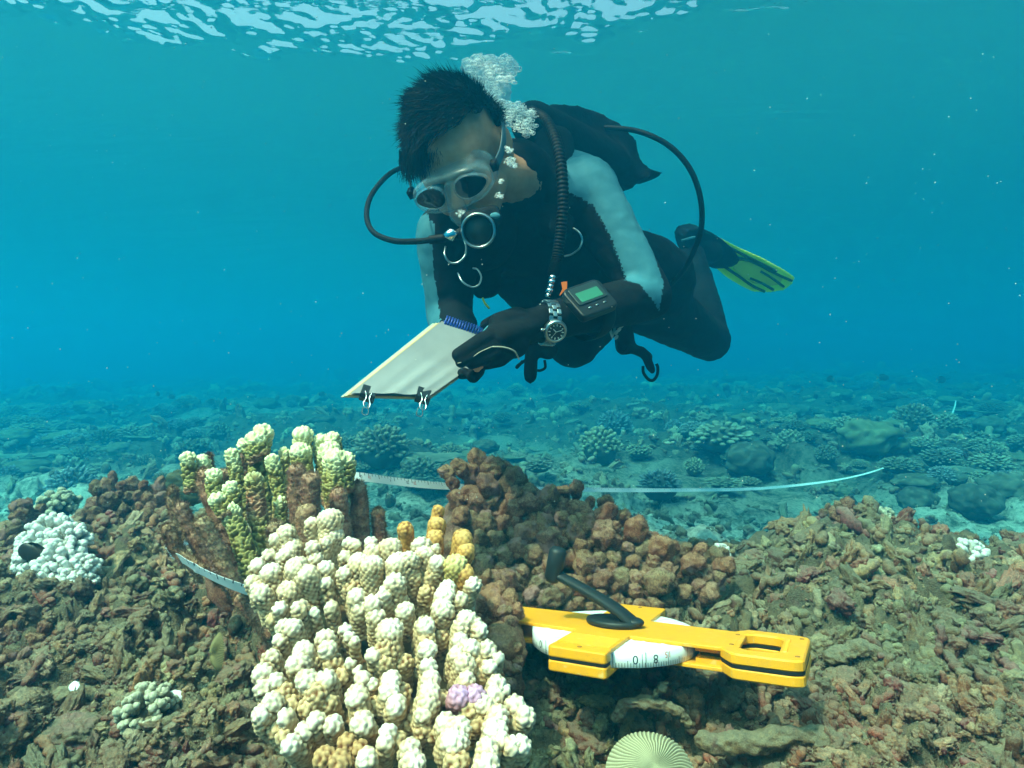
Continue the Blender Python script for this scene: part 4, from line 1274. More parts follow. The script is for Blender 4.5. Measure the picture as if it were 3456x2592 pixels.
M_print = mat('black_print', (.02, .025, .03), .7)
M_red = mat('red_print', (.65, .06, .03), .7)
def drum_nodes(t, b):
    s = attr(t, 's'); w = attr(t, 'w')
    # ticks: one every unit of s, longer every tenth
    def tick(period, width, lo, hi):
        a = nd(t, 'ShaderNodeMath', operation='PINGPONG'); a.inputs[1].default_value = period / 2; t.links.new(s, a.inputs[0])
        c = nd(t, 'ShaderNodeMath', operation='LESS_THAN'); c.inputs[1].default_value = width; t.links.new(a.outputs[0], c.inputs[0])
        d = nd(t, 'ShaderNodeMath', operation='LESS_THAN'); d.inputs[1].default_value = hi; t.links.new(w, d.inputs[0])
        e = nd(t, 'ShaderNodeMath', operation='MULTIPLY'); t.links.new(c.outputs[0], e.inputs[0]); t.links.new(d.outputs[0], e.inputs[1])
        return e.outputs[0]
    a = tick(1., .10, 0, .30); c = tick(5., .12, 0, .46); d = tick(10., .12, 0, .88)
    m = nd(t, 'ShaderNodeMath', operation='MAXIMUM'); t.links.new(a, m.inputs[0]); t.links.new(c, m.inputs[1])
    m2 = nd(t, 'ShaderNodeMath', operation='MAXIMUM'); t.links.new(m.outputs[0], m2.inputs[0]); t.links.new(d, m2.inputs[1])
    t.links.new(mixc(t, m2.outputs[0], (.82, .83, .82), (.06, .07, .08)), b.inputs['Base Color'])
M_drum = mat('printed_white_tape', rough=.45, spec=.35, nodes=drum_nodes)
M_wound = mat('wound_tape_edges', (.74, .78, .76), .6)

reel = empty('tape_reel', (0.1302, .7652, -.3513), 'yellow open frame tape reel with black crank lying on the rubble', 'tape reel')
RM = Matrix(((.882, .472, .005), (-.465, .866, .185), (.083, -.165, .983)))
reel.rotation_mode = 'QUATERNION'
reel.rotation_quaternion = RM.to_quaternion()
bar = roundpoly([(-.235, -.036), (-.034, -.0432), (-.034, -.062), (.034, -.062), (.034, -.0432), (.149, -.0405), (.156, -.030), (.156, .030), (.149, .0405), (.035, .0432), (.035, .118), (-.035, .118), (-.035, .0432), (-.235, .036)], .003, 4)
for nm, z0, z1 in (('top_plate', .0088, .0132), ('bottom_plate', -.0132, -.0088)):
    V, F = prism(bar, z0, z1, .0009)
    MB().add(V, F).obj(nm, M_ry, reel, False)
# ribs inside the arms
for y in (-.030, -.020, -.010, 0, .010, .020, .030):
    for x_, l_ in ((.128, .040), (-.185, .09)):
        for z_ in (.006, -.006):
            MB().add(*box((x_, y, z_), (l_, .0016, .0052))).obj('stiffening_rib', M_ry, reel, False)
# grip blocks in front and behind
for s, y0, y1 in ((-1, -.128, -.108), (1, .106, .128)):
    pb = roundpoly([(-.0345, y0), (.0345, y0), (.0345, y1), (-.0345, y1)], .005, 5)
    for z0, z1 in ((.0016, .0134), (-.0134, -.0016)):
        V, F = prism(pb, z0, z1, .0018)
        MB().add(V, F).obj('grip_block', M_ry, reel, True if False else False)
    V, F = prism(inset(pb, .0007), -.0017, .0017, .0001)
    MB().add(V, F).obj('rubber_stripe', M_rub2, reel, False)
# sloping arm between the front block and the bar (both faces), with fine grip ribs on top
for s in (-1, 1):
    y0, y1 = (-.1085, -.0610) if s < 0 else (.085, .1065)
    for z0, z1 in ((.0085, .0134), (-.0134, -.0085)):
        V, F = prism([(-.0335, y0), (.0335, y0), (.0335, y1), (-.0335, y1)], z0 + .0002, z1 - .0003, .0004)
        MB().add(V, F).obj('arm_plate', M_ry, reel, False)
for k in range(13):
    V, F = prism(roundpoly([(-.031, -.1060 + k * .0034), (.031, -.1060 + k * .0034), (.031, -.1045 + k * .0034), (-.031, -.1045 + k * .0034)], .0004, 2), .0130, .0141, .0004)
    MB().add(V, F).obj('grip_rib', M_ry, reel, False)
# handle
outer = roundpoly([(.136, -.038), (.152, -.060), (.212, -.058), (.223, -.052), (.2245, .050), (.214, .056), (.156, .058), (.137, .036)], .005, 4)
inner = roundpoly([(.152, -.028), (.164, -.037), (.190, -.036), (.197, -.030), (.197, .030), (.190, .036), (.164, .037), (.152, .028)], .004, 3)
V, F = ringprism(outer, inner, .0016, .0136, .0018)
MB().add(V, F).obj('handle', M_ry, reel, False)
V, F = ringprism(outer, inner, -.0136, -.0016, .0018)
MB().add(V, F).obj('handle', M_ry, reel, False)
V, F = ringprism(inset(outer, .0006), inset(inner, -.0006), -.0018, .0018, .0001)
MB().add(V, F).obj('rubber_stripe', M_rub2, reel, False)
for k in range(16):
    V, F = sweep(np.array([[.1965, -.027 + k * .0036, .0060], [.1985, -.027 + k * .0036, .0120], [.205, -.027 + k * .0036, .0140]]), .0012, 6)
    MB().add(V, F).obj('grip_rib', M_ry, reel)
for x, y in ((.147, -.024), (.147, .024), (.216, -.040), (.216, .040), (0, -.117), (0, .116)):
    V, F = sweep(np.array([[x, y, .0128], [x, y, .0141]]), .0026, 14)
    o = MB().add(V, F).obj('screw', M_screw, reel)
# drum with the wound tape
n = 160
th = np.linspace(0, 2 * math.pi, n, endpoint=False)
R_ = .1045; hh = .0086
rows = [(.030, hh), (.099, hh), (R_ - .001, hh), (R_, hh - .0006), (R_, -hh + .0006), (R_ - .001, -hh), (.030, -hh)]
V = np.concatenate([np.c_[r * np.cos(th), r * np.sin(th), np.full(n, z)] for r, z in rows])
S = np.tile(th / (2 * math.pi) * 200, len(rows)); Wd = np.concatenate([np.full(n, 2. if r < R_ - 1e-6 else (1. if z > 0 else 0.)) for r, z in rows])
F = grid_faces(n, len(rows), True)
drum = mesh_from('drum', V, [F], None, True, {'s': S, 'w': Wd}, mats=[M_drum, M_wound], fmat=np.where(np.isin(np.arange(len(F)) // n, (3,)), 0, 1))
drum = link('drum', drum, reel)
for k in range(36):
    a = k * math.pi / 18
    c, s = math.cos(a), math.sin(a)
    V, F = box((0, 0, 0), (.060, .0012, .0010), [[c, -s, 0], [s, c, 0], [0, 0, 1]])
    MB().add(V + [c * .068, s * .068, hh + .0004], F).obj('drum_spoke', M_wound, drum, False)
def on_rim(txt, ang, z, size, m, flip=True, name='printed_number'):
    V, F = text_mesh(txt, size)
    x, y = V[:, 0], V[:, 1]
    if flip:
        x, y = -x, -y
    a = ang + x / R_
    X = np.stack([(R_ + .0002) * np.cos(a), (R_ + .0002) * np.sin(a), z + y], -1)
    mb = MB().add(X, F)
    mb.obj(name, m, drum, False)
# the front of the rim faces about -80 deg in the reel's own frame
def rim_ang(u, v):
    best = min(((abs(PX(np.array(RM @ Vector((R_ * math.cos(a), R_ * math.sin(a), 0))) + np.array(reel.location))[0] - u), a) for a in np.linspace(-math.pi, 0, 721)))
    return best[1]
a8 = rim_ang(2180, 2215)
on_rim('8', a8 + .115, .0008, .0135, M_print); on_rim('0', a8 - .115, .0008, .0135, M_print)
on_rim('15', a8 + .27, .0040, .0095, M_red)
V, F = box((R_ + .0001, 0, 0), (.0004, .0007, .0160)); c, s = math.cos(a8), math.sin(a8)
MB().add(V @ np.array([[c, s, 0], [-s, c, 0], [0, 0, 1]]), F).obj('printed_line', M_print, drum, False)
a9 = rim_ang(1843, 2150)
on_rim('9', a9 + .12, .0008, .0125, M_print); on_rim('0', a9 - .12, .0008, .0125, M_print)
V, F = box((R_ + .0001, 0, 0), (.0004, .0007, .0160)); c, s = math.cos(a9), math.sin(a9)
MB().add(V @ np.array([[c, s, 0], [-s, c, 0], [0, 0, 1]]), F).obj('printed_line', M_print, drum, False)
# crank
ri = np.array(RM.transposed()); rl = np.array(reel.location)
loc = lambda u, v, d: ri @ (P(u, v, d) - rl)
crank = None
a = np.linspace(0, 2 * math.pi, 40, endpoint=False)
V, F = prism(np.c_[.036 * np.cos(a), .027 * np.sin(a)], .0134, .0215, .003)
crank = MB().add(V, F).obj('crank', M_rk, reel)
p0 = np.array([.026, -.004, .019]); p1 = loc(1866, 1932, .80)
pts = np.array([p0, p0 * .8 + p1 * .2 + [0, 0, .004], (p0 + p1) / 2 + [0, 0, .004], p1])
V, F = sweep(catmull(pts, 16), np.c_[np.linspace(.013, .0085, 16), np.linspace(.0065, .0055, 16)], 8, up=np.array([.3, 1, 0]))
MB().add(V, F).obj('crank_arm', M_rk, crank)
V, F = ico(3)
MB().add(V * [.014, .012, .006] + [.026, -.002, .020], [F]).obj('crank_pivot', M_rk, crank)
k0 = loc(1862, 1962, .80); k1 = loc(1886, 1850, .80)
V, F = sweep(np.array([k0, k0 + (k1 - k0) * .12, k0 + (k1 - k0) * .5, k0 + (k1 - k0) * .9, k1]), [.008, .0105, .0115, .0115, .0085], 16)
MB().add(V, F).obj('crank_knob', M_rk, crank)

# ------------------------------------------------------------------ transect tape
def tape_nodes(t, b):
    s = attr(t, 's'); w = attr(t, 'w')
    def tick(period, width, hi):
        a = nd(t, 'ShaderNodeMath', operation='PINGPONG'); a.inputs[1].default_value = period / 2; t.links.new(s, a.inputs[0])
        c = nd(t, 'ShaderNodeMath', operation='LESS_THAN'); c.inputs[1].default_value = width; t.links.new(a.outputs[0], c.inputs[0])
        d = nd(t, 'ShaderNodeMath', operation='GREATER_THAN'); d.inputs[1].default_value = hi; t.links.new(w, d.inputs[0])
        e = nd(t, 'ShaderNodeMath', operation='MULTIPLY'); t.links.new(c.outputs[0], e.inputs[0]); t.links.new(d.outputs[0], e.inputs[1])
        return e.outputs[0]
    m = nd(t, 'ShaderNodeMath', operation='MAXIMUM'); t.links.new(tick(.010, .0007, .72), m.inputs[0]); t.links.new(tick(.05, .0009, .50), m.inputs[1])
    t.links.new(mixc(t, m.outputs[0], (.80, .82, .84), (.08, .08, .12)), b.inputs['Base Color'])
M_tape = mat('printed_transect_tape', rough=.5, nodes=tape_nodes)
path = [(870, 2005, .70), (760, 1965, .70), (680, 1928, .715), (622, 1893, .74), (570, 1850, .90), (700, 1790, 1.05), (1000, 1610, 1.06), (1190, 1608, 1.0), (1340, 1625, 1.1), (1490, 1640, 1.22), (1700, 1650, 1.5), (1900, 1652, 1.8), (2300, 1654, 2.5), (2600, 1646, 3.2), (2850, 1615, 3.9), (3000, 1572, 4.4), (3100, 1515, 5.0), (3180, 1448, 5.8), (3218, 1385, 7.0), (3228, 1340, 8.6)]
pc = catmull([P(*p) for p in path], 420)
sl_ = np.r_[0, np.cumsum(np.linalg.norm(np.diff(pc, axis=0), axis=1))]
tp = np.linspace(0, len(path) - 1, 420)
flatness = -(.28 + sstep(12.5, 14.5, tp) * .60)                       # stands on edge near the corals, then twists flat
T_ = nrm(np.gradient(pc, axis=0))
side = nrm(np.cross(T_, [0, 0, 1])); upv = nrm(np.cross(side, T_))
wd = upv * np.cos(flatness * math.pi / 2)[:, None] + side * np.sin(flatness * math.pi / 2)[:, None]
hw = .0075; nn = nrm(np.cross(T_, wd)) * .0002
V = np.concatenate([pc - wd * hw + nn, pc + wd * hw + nn, pc + wd * hw - nn, pc - wd * hw - nn])
m_ = len(pc); k = np.arange(m_ - 1)
F = np.concatenate([np.stack([a_ * m_ + k, a_ * m_ + k + 1, b_ * m_ + k + 1, b_ * m_ + k], -1) for a_, b_ in ((0, 1), (1, 2), (2, 3), (3, 0))])
mt = MB().add(V, [F], s=np.tile(sl_, 4), w=np.repeat([0., 1, 1, 0], m_)).mesh('measuring_tape', M_tape, False)
tape = link('measuring_tape', mt, None, 'long white measuring tape with printed ticks stretched behind the corals into the distance', 'measuring tape')
def tape_text(txt, tpos, m, size=.0085, off=0.):
    i = int(np.argmin(np.abs(tp - tpos)))
    Vt, Ft = text_mesh(txt, size)
    X = pc[i] + np.outer(-Vt[:, 0] * .9, T_[i]) + np.outer(Vt[:, 1] + off, wd[i]) - nrm(np.cross(T_[i], wd[i])) * .0006
    X2 = pc[i] + np.outer(-Vt[:, 0] * .9, T_[i]) + np.outer(Vt[:, 1] + off, wd[i]) + nrm(np.cross(T_[i], wd[i])) * .0006
    MB().add(X, Ft).add(X2, Ft).obj('printed_number', m, tape, False)
for txt, q, m_c in (('1', 7.05, M_print), ('0', 7.15, M_print), ('19', 7.35, M_red), ('20', 8.25, M_print), ('20', 8.45, M_red), ('4', 7.85, M_print)):
    tape_text(txt, q, m_c)
# ------------------------------------------------------------------ fish, bubbles, drifting specks, shells
M_fish = mat('dark_damselfish', (.012, .010, .008), .45, nodes=lambda t, b: t.links.new(mixc(t, attr(t, 'tail'), mixc(t, ramp(t, noise(t, 300, 3, .6), [(.4, (0, 0, 0)), (.7, (1, 1, 1))]), (.010, .008, .006), (.05, .035, .02)), (.22, .22, .16)), b.inputs['Base Color']))
def fish_mesh(n=26, seg=20, k=0):
    x = np.linspace(0, 1, n)
    hgt = .27 * np.sin(np.clip(x, 0, 1) ** .72 * math.pi) ** .75 * (1 - .25 * x) + .035 * (x > .5) + .004
    wid = hgt * .36
    th = np.linspace(0, 2 * math.pi, seg, endpoint=False)
    V = np.concatenate([np.c_[np.full(seg, xi * .82), w_ * np.cos(th), h_ * np.sin(th)] for xi, w_, h_ in zip(x, wid, hgt)])
    mb = MB().add(V, [grid_faces(seg, n, True), np.arange(seg)[::-1][None], ((n - 1) * seg + np.arange(seg))[None]], tail=np.clip((V[:, 0] - .78) * 12, 0, 1) * .6)
    def fin(poly, tail=0.):
        p = np.array(poly, float); m = len(p)
        V = np.concatenate([np.c_[p[:, 0], np.full(m, .006), p[:, 1]], np.c_[p[:, 0], np.full(m, -.006), p[:, 1]]])
        q = np.arange(m)
        mb.add(V, [q[None], (q + m)[::-1][None], np.stack([q, (q + 1) % m, (q + 1) % m + m, q + m], -1)], tail=tail)
    fin([(.22, .22), (.35, .31), (.55, .33), (.70, .30), (.82, .26), (.76, .14), (.72, .08), (.5, .12)])
    fin([(.45, -.15), (.72, -.08), (.76, -.14), (.84, -.27), (.72, -.30), (.58, -.27)])
    fin([(.30, -.20), (.42, -.22), (.44, -.36), (.36, -.30)])
    fin([(.78, .03), (.90, .12), (1.06, .20), (1.0, .06), (.96, 0), (1.0, -.06), (1.06, -.20), (.90, -.12), (.78, -.03)], .9)
    return mb.mesh('reef_fish', M_fish, True)
FM = fish_mesh()
def fish(u, v, d, L, yaw, pitch, label, group=None):
    o = link('reef_fish', FM, None, label, 'fish', group)
    o.location = P(u, v, d); o.scale = (L, L, L); o.rotation_euler = (0, pitch, yaw)
    return o
fish(62, 1853, .93, .054, R(-8), R(14), 'dark brown damselfish with pale tail in front of the white coral on the left')
g = np.random.default_rng(5)
for u, v in ((700, 1355), (640, 1372), (540, 1330), (590, 1340), (365, 1390), (545, 1380), (1075, 1330), (2790, 1280), (3000, 1275), (3192, 1282)):
    fish(u, v, 8.5, .16 if u > 2700 else .11, g.uniform(-.6, .6) + (math.pi if g.random() < .5 else 0), 0, 'tiny dark fish hovering over the distant reef ' + ('at right' if u > 2000 else 'at left'), 'tiny distant fish ' + ('at right' if u > 2000 else 'at left'))

M_bub = bpy.data.materials.new('air_bubble'); M_bub.use_nodes = True
t = M_bub.node_tree
b = t.nodes['Principled BSDF']
b.inputs['Base Color'].default_value = (.93, .97, 1, 1); b.inputs['Roughness'].default_value = .12; b.inputs['Specular IOR Level'].default_value = .9
b.inputs['Subsurface Weight'].default_value = 0.
tl = nd(t, 'ShaderNodeBsdfTranslucent'); tl.inputs[0].default_value = (.95, 1, 1, 1)
m0 = nd(t, 'ShaderNodeMixShader'); m0.inputs[0].default_value = .5; t.links.new(b.outputs[0], m0.inputs[1]); t.links.new(tl.outputs[0], m0.inputs[2])
lw = nd(t, 'ShaderNodeLayerWeight', i_Blend=.45)
tr = nd(t, 'ShaderNodeBsdfTransparent'); mx = nd(t, 'ShaderNodeMixShader')
fac = ramp(t, lw.outputs['Facing'], [(.15, (.10, .10, .10)), (.75, (.9, .9, .9))])
t.links.new(fac, mx.inputs[0]); t.links.new(tr.outputs[0], mx.inputs[1]); t.links.new(m0.outputs[0], mx.inputs[2])
t.links.new(mx.outputs[0], t.nodes['Material Output'].inputs[0])
M_cap = M_bub.copy(); M_cap.name = 'air_pocket'
for e_, v_ in zip([n_ for n_ in M_cap.node_tree.nodes if n_.type == 'VALTORGB'][0].color_ramp.elements, (.42, .97)):
    e_.color = (v_, v_, v_, 1)
def bubbles(name, blobs, n, rlo, rhi, seed, label, group=None):
    """blobs: (u, v, d, radius px) volumes filled with small wobbly bubbles"""
    g = np.random.default_rng(seed); mb = MB()
    wt = np.array([b_[3] ** 2 for b_ in blobs], float); wt /= wt.sum()
    for i in range(n):
        u, v, d, rp = blobs[g.choice(len(blobs), p=wt)]
        q = nrm(g.normal(size=3)) * g.random() ** .45
        c = P(u + q[0] * rp, v + q[2] * rp * .85, d + q[1] * rp / FPX * d)
        r = rlo * (rhi / rlo) ** (g.random() ** 2.2) / FPX * d
        V, F = ico(2 if r * FPX / d > 7 else 1)
        X = V * [1.15, 1, .62] * r
        X = X * (1 + .35 * fbm(V + i, 1.6, 2, i % 50))[:, None]
        mb.add(X + c, [F])
    o = mb.obj(name, M_bub, None, True, None, label, 'bubbles', group)
    o['kind'] = 'stuff'
    return o
bubbles('air_bubbles', [(1590, 225, 1.22, 34), (1625, 210, 1.22, 34), (1665, 215, 1.22, 30), (1700, 215, 1.22, 34), (1728, 240, 1.22, 28), (1650, 245, 1.22, 50), (1600, 270, 1.22, 30), (1660, 290, 1.2, 42), (1710, 270, 1.2, 30)], 300, 3, 18, 1, 'white mushroom shaped cap of rising bubbles above the diver')
V, F = ico(4)
mb = MB()
for u, v, rx, rz, k in ((1592, 222, 38, 26, 1), (1712, 226, 42, 32, 2), (1650, 212, 40, 22, 3), (1650, 262, 62, 44, 4), (1690, 310, 38, 40, 5)):
    r = 1.22 / FPX
    X = V * (1 + .30 * fbm(V + k, 1.8, 3, k) + .05 * fbm(V + k, 6, 2, k))[:, None]
    mb.add(X * [rx * r, rx * r * .7, rz * r] + P(u, v, 1.24), [F])
o = mb.obj('bubble_cap', M_cap, None, True, None, 'large wobbling air pockets inside the bubble plume', 'bubbles')
bubbles('air_bubbles', [(1670, 330, 1.18, 34), (1700, 365, 1.16, 40), (1745, 375, 1.15, 38), (1790, 385, 1.15, 30), (1720, 400, 1.14, 36), (1770, 430, 1.12, 40)], 620, 2.5, 13, 2, 'stream of small bubbles behind the head of the diver')
bubbles('air_bubbles', [(1716, 505, .97, 16), (1722, 545, .97, 20), (1735, 560, .97, 14), (1690, 610, .97, 12), (1685, 660, .97, 15), (1555, 720, .95, 16)], 330, 1.5, 7, 3, 'small sparkling bubbles clinging beside the ear and cheek of the diver')

mb = MB(); g = np.random.default_rng(9); V, F = ico(1)
for i in range(520):
    d = g.uniform(.35, 3.2) ; u = g.uniform(-100, 3550); v = g.uniform(0, 1700)
    if v > 1600 and d > .6: d = .5
    r = g.uniform(.8, 2.1) / FPX * d
    mb.add(V * r * [1, 1, g.uniform(.7, 1.6)] + P(u, v, d), [F])
mb.obj('drifting_particles', mat('pale_particle', (.6, .62, .55), .8), kind='stuff')

M_shell = mat('white_shell', (.85, .88, .86), .45)
def shell(u, v, d, L, label, rot):
    V, F = ico(3)
    X = V * [1, .62, .34]; X[:, 2] = np.where(X[:, 2] < 0, X[:, 2] * .2, X[:, 2]); X[:, 1] *= 1 - .35 * X[:, 0]
    X = X + nrm(V) * (.05 * np.sin(X[:, [0]] * 14))
    o = link('sea_shell', MB().add(X * L, [F]).mesh('sea_shell', M_shell, True), None, label, 'shell')
    o.location = P(u, v, d); o.rotation_euler = rot
shell(597, 2352, .66, .0105, 'bright white shell fragment in the rubble left of the big white coral', (.9, .2, .4))
shell(255, 2322, .70, .0085, 'smooth bluish white shell in the rubble at lower left', (.8, .5, -.4))
shell(170, 2215, .78, .0085, 'pale blue shell half hidden between the stubs at lower left', (.9, -.3, .8))
# ------------------------------------------------------------------ the diver
def capsule(p0, r0, p1, r1, seg=20, flat=1., up=None):
    """closed tapered capsule; flat squashes the second radius"""
    p0 = np.asarray(p0, float); p1 = np.asarray(p1, float)
    d = p1 - p0; L = np.linalg.norm(d) + 1e-9; d = d / L
    ph = np.linspace(-math.pi / 2, 0, 6)[:-1]
    z = np.r_[r0 * np.sin(ph), np.linspace(0, L, 6), L + r1 * np.sin(-ph[::-1])]
    r = np.r_[r0 * np.cos(ph), np.linspace(r0, r1, 6), r1 * np.cos(ph[::-1])] + 1e-5
    return sweep(p0 + np.outer(z, d), np.c_[r, r * flat], seg, up=up)

def ell(c, r, axes=None, sub=4):
    V, F = ico(sub)
    X = V * np.asarray(r)
    if axes is not None:
        X = X @ np.asarray(axes)
    return X + np.asarray(c), [F]

def remesh(name, mb, voxel, sm=6, fac=.5, mat_=None, parent=None, org=None, deci=None, post=None, **kw):
    me = mb.mesh('tmp')
    o = bpy.data.objects.new('tmp', me); COL.objects.link(o)
    m = o.modifiers.new('r', 'REMESH'); m.mode = 'VOXEL'; m.voxel_size = voxel
    s = o.modifiers.new('s', 'SMOOTH'); s.factor = fac; s.iterations = sm
    if deci:
        d = o.modifiers.new('d', 'DECIMATE'); d.ratio = deci
    dg = bpy.context.evaluated_depsgraph_get(); dg.update()
    e = bpy.data.meshes.new_from_object(o.evaluated_get(dg))
    bpy.data.objects.remove(o); bpy.data.meshes.remove(me)
    e.name = name
    n = len(e.vertices); co = np.empty(n * 3, np.float32); e.vertices.foreach_get('co', co); co = co.reshape(-1, 3).astype(float)
    if post is not None:
        co = post(co, e)
    if org is not None:
        co = co - np.asarray(org)
    e.vertices.foreach_set('co', co.astype(np.float32).ravel())
    e.polygons.foreach_set('use_smooth', np.ones(len(e.polygons), bool))
    e.materials.clear()
    for mm in (mat_ if isinstance(mat_, list) else [mat_]):
        e.materials.append(mm)
    e.update()
    return link(name, e, parent, **kw)

def nrm_of(e):
    n = len(e.vertices); a = np.empty(n * 3, np.float32)
    e.vertices.foreach_get('normal', a)
    return a.reshape(-1, 3).astype(float)

M_skin = mat('skin', rough=.55, spec=.3, nodes=lambda t, b: (t.links.new(ramp(t, noise(t, 35, 4, .6), [(.3, (.50, .21, .10)), (.7, (.68, .33, .18))]), b.inputs['Base Color']), bump(t, b, noise(t, 500, 3, .6), .2, .001)))
M_suit = mat('black_neoprene', rough=.85, spec=.12, nodes=lambda t, b: (t.links.new(ramp(t, noise(t, 60, 4, .7), [(.3, (.003, .004, .005)), (.75, (.008, .010, .012))]), b.inputs['Base Color']), bump(t, b, noise(t, 26, 4, .6), .5, .006)))
M_panel = mat('pale_grey_neoprene', rough=.75, spec=.25, nodes=lambda t, b: (t.links.new(ramp(t, noise(t, 30, 4, .6), [(.3, (.030, .150, .200)), (.75, (.055, .215, .275))]), b.inputs['Base Color']), bump(t, b, noise(t, 17, 2, .5), .5, .008)))
M_vest = mat('black_vest_fabric', rough=.92, spec=.1, nodes=lambda t, b: (t.links.new(ramp(t, noise(t, 40, 4, .7), [(.3, (.003, .004, .005)), (.75, (.008, .010, .012))]), b.inputs['Base Color']), bump(t, b, noise(t, 90, 4, .7), .6, .004)))
M_hose = mat('black_hose_rubber', (.004, .005, .006), .6, spec=.12)
M_chrome = mat('chrome', (.75, .77, .78), .16, 1.)
M_steel = mat('steel', (.40, .44, .44), .28, 1.)
M_hair = mat('black_hair', (.006, .005, .004), .7, spec=.12)

HC = P(1556, 535, 1.08)
hL = nrm([.92, -.33, .20]); hF = nrm(np.array([-.08, -.68, -.72])); hF = nrm(hF - hL * (hF @ hL)); hU = nrm(np.cross(hF, hL))
hd = lambda l, f, u: HC + l * hL + f * hF + u * hU
HA = np.array([hL, hF, hU])
man = empty('person', P(1850, 900, 1.4), 'scuba diver in black and pale grey wetsuit hovering over the reef with a notebook', 'person')
MO = np.array(man.location)

NK = P(1740, 590, 1.20)
SHL, ELL_, WRL = P(1975, 635, 1.25), P(2190, 1000, 1.20), P(1845, 1088, 1.015)
SHR, ELR, WRR = P(1515, 800, 1.17), P(1515, 1060, 1.20), P(1570, 1195, 1.08)
CH, BE, PE = P(1790, 770, 1.34), P(1900, 950, 1.46), P(2150, 960, 1.66)
HIL, KNL, ANL = P(2190, 1020, 1.70), P(2395, 1150, 1.93), P(2335, 840, 2.18)
HIR, KNR, ANR = P(2010, 1030, 1.62), P(1935, 1155, 1.50), P(2100, 960, 1.92)
spine = nrm(PE - NK); shl = nrm(SHL - SHR); front = nrm(np.cross(spine, shl))
if front[1] > 0: front = -front

def body_parts(mb, g=0., head=True):
    """shared skeleton; g = extra thickness"""
    mb.add(*ell(CH, (.165 + g, .115 + g, .19 + g), np.array([shl, front, spine])))
    mb.add(*ell(P(1850, 640, 1.32), (.16 + g, .085 + g, .12 + g), np.array([shl, front, spine])))
    mb.add(*ell(BE, (.145 + g, .105 + g, .17 + g), np.array([shl, front, spine])))
    mb.add(*ell(PE, (.150 + g, .125 + g, .15 + g), np.array([shl, front, spine])))
    mb.add(*capsule(NK, .060 + g, CH, .10 + g))
    for S, E, Wr, side in ((SHL, ELL_, WRL, 1), (SHR, ELR, WRR, -1)):
        mb.add(*capsule(S - shl * side * .05 + spine * .02, .075 + g, S, .062 + g))
        mid = S * .5 + E * .5
        mb.add(*capsule(S, .062 + g, mid, .051 + g)); mb.add(*capsule(mid, .051 + g, E, .043 + g))
        m2 = E * .6 + Wr * .4
        mb.add(*capsule(E, .043 + g, m2, .041 + g)); mb.add(*capsule(m2, .041 + g, Wr, .029 + g))
    for Hp, K, A in ((HIL, KNL, ANL), (HIR, KNR, ANR)):
        mb.add(*capsule(Hp, .092 + g, K, .062 + g)); m2 = K * .65 + A * .35
        mb.add(*capsule(K, .062 + g, m2, .056 + g)); mb.add(*capsule(m2, .056 + g, A, .036 + g))
mb = MB()
body_parts(mb, -.006)
add = lambda *a: mb.add(*ell(hd(*a[0]), a[1], HA))
add((0, -.012, .032), (.074, .096, .086)); add((0, .022, -.030), (.060, .064, .070)); add((0, .045, .030), (.060, .040, .048))
add((0, .058, -.088), (.030, .026, .022)); add((.033, .050, -.040), (.028, .030, .032)); add((-.033, .050, -.040), (.028, .030, .032))
mb.add(*capsule(hd(0, .080, .008), .009, hd(0, .104, -.030), .0135)); add((.012, .094, -.032), (.009, .010, .008)); add((-.012, .094, -.032), (.009, .010, .008))
mb.add(*capsule(hd(-.036, .076, .018), .012, hd(.036, .076, .018), .012))
add((0, .082, -.060), (.025, .010, .006)); add((0, .080, -.070), (.021, .010, .007))
mb.add(*capsule(hd(.048, .015, -.055), .020, hd(.022, .058, -.088), .018)); mb.add(*capsule(hd(-.048, .015, -.055), .020, hd(-.022, .058, -.088), .018))
for s in (1, -1):
    add((s * .080, -.006, -.006), (.010, .018, .030)); add((s * .087, -.018, .002), (.009, .010, .026)); add((s * .083, -.004, -.028), (.009, .010, .010))
mb.add(*capsule(hd(0, -.030, -.050), .056, NK + front * .01, .060))
# hands inside the gloves
PML, PMR = P(1700, 1120, .955), P(1590, 1225, 1.0)
mb.add(*capsule(WRL, .024, PML, .022)); mb.add(*capsule(WRR, .024, PMR, .020))
for q in (P(1560, 1200, .905), P(1575, 1228, .91), P(1610, 1245, .92)):
    mb.add(*capsule(PML, .011, q, .007))
for q in (P(1600, 1262, .95), P(1580, 1255, .95)):
    mb.add(*capsule(PMR, .011, q, .007))
remesh('body', mb, .0062, 4, .5, M_skin, man, MO)
for s in (1, -1):
    MB().add(*ell(hd(s * .032, .078, -.002), (.0115, .0115, .0115), HA, 3)).obj('eye', mat('eye_white', (.5, .48, .45), .2), man, origin=MO)

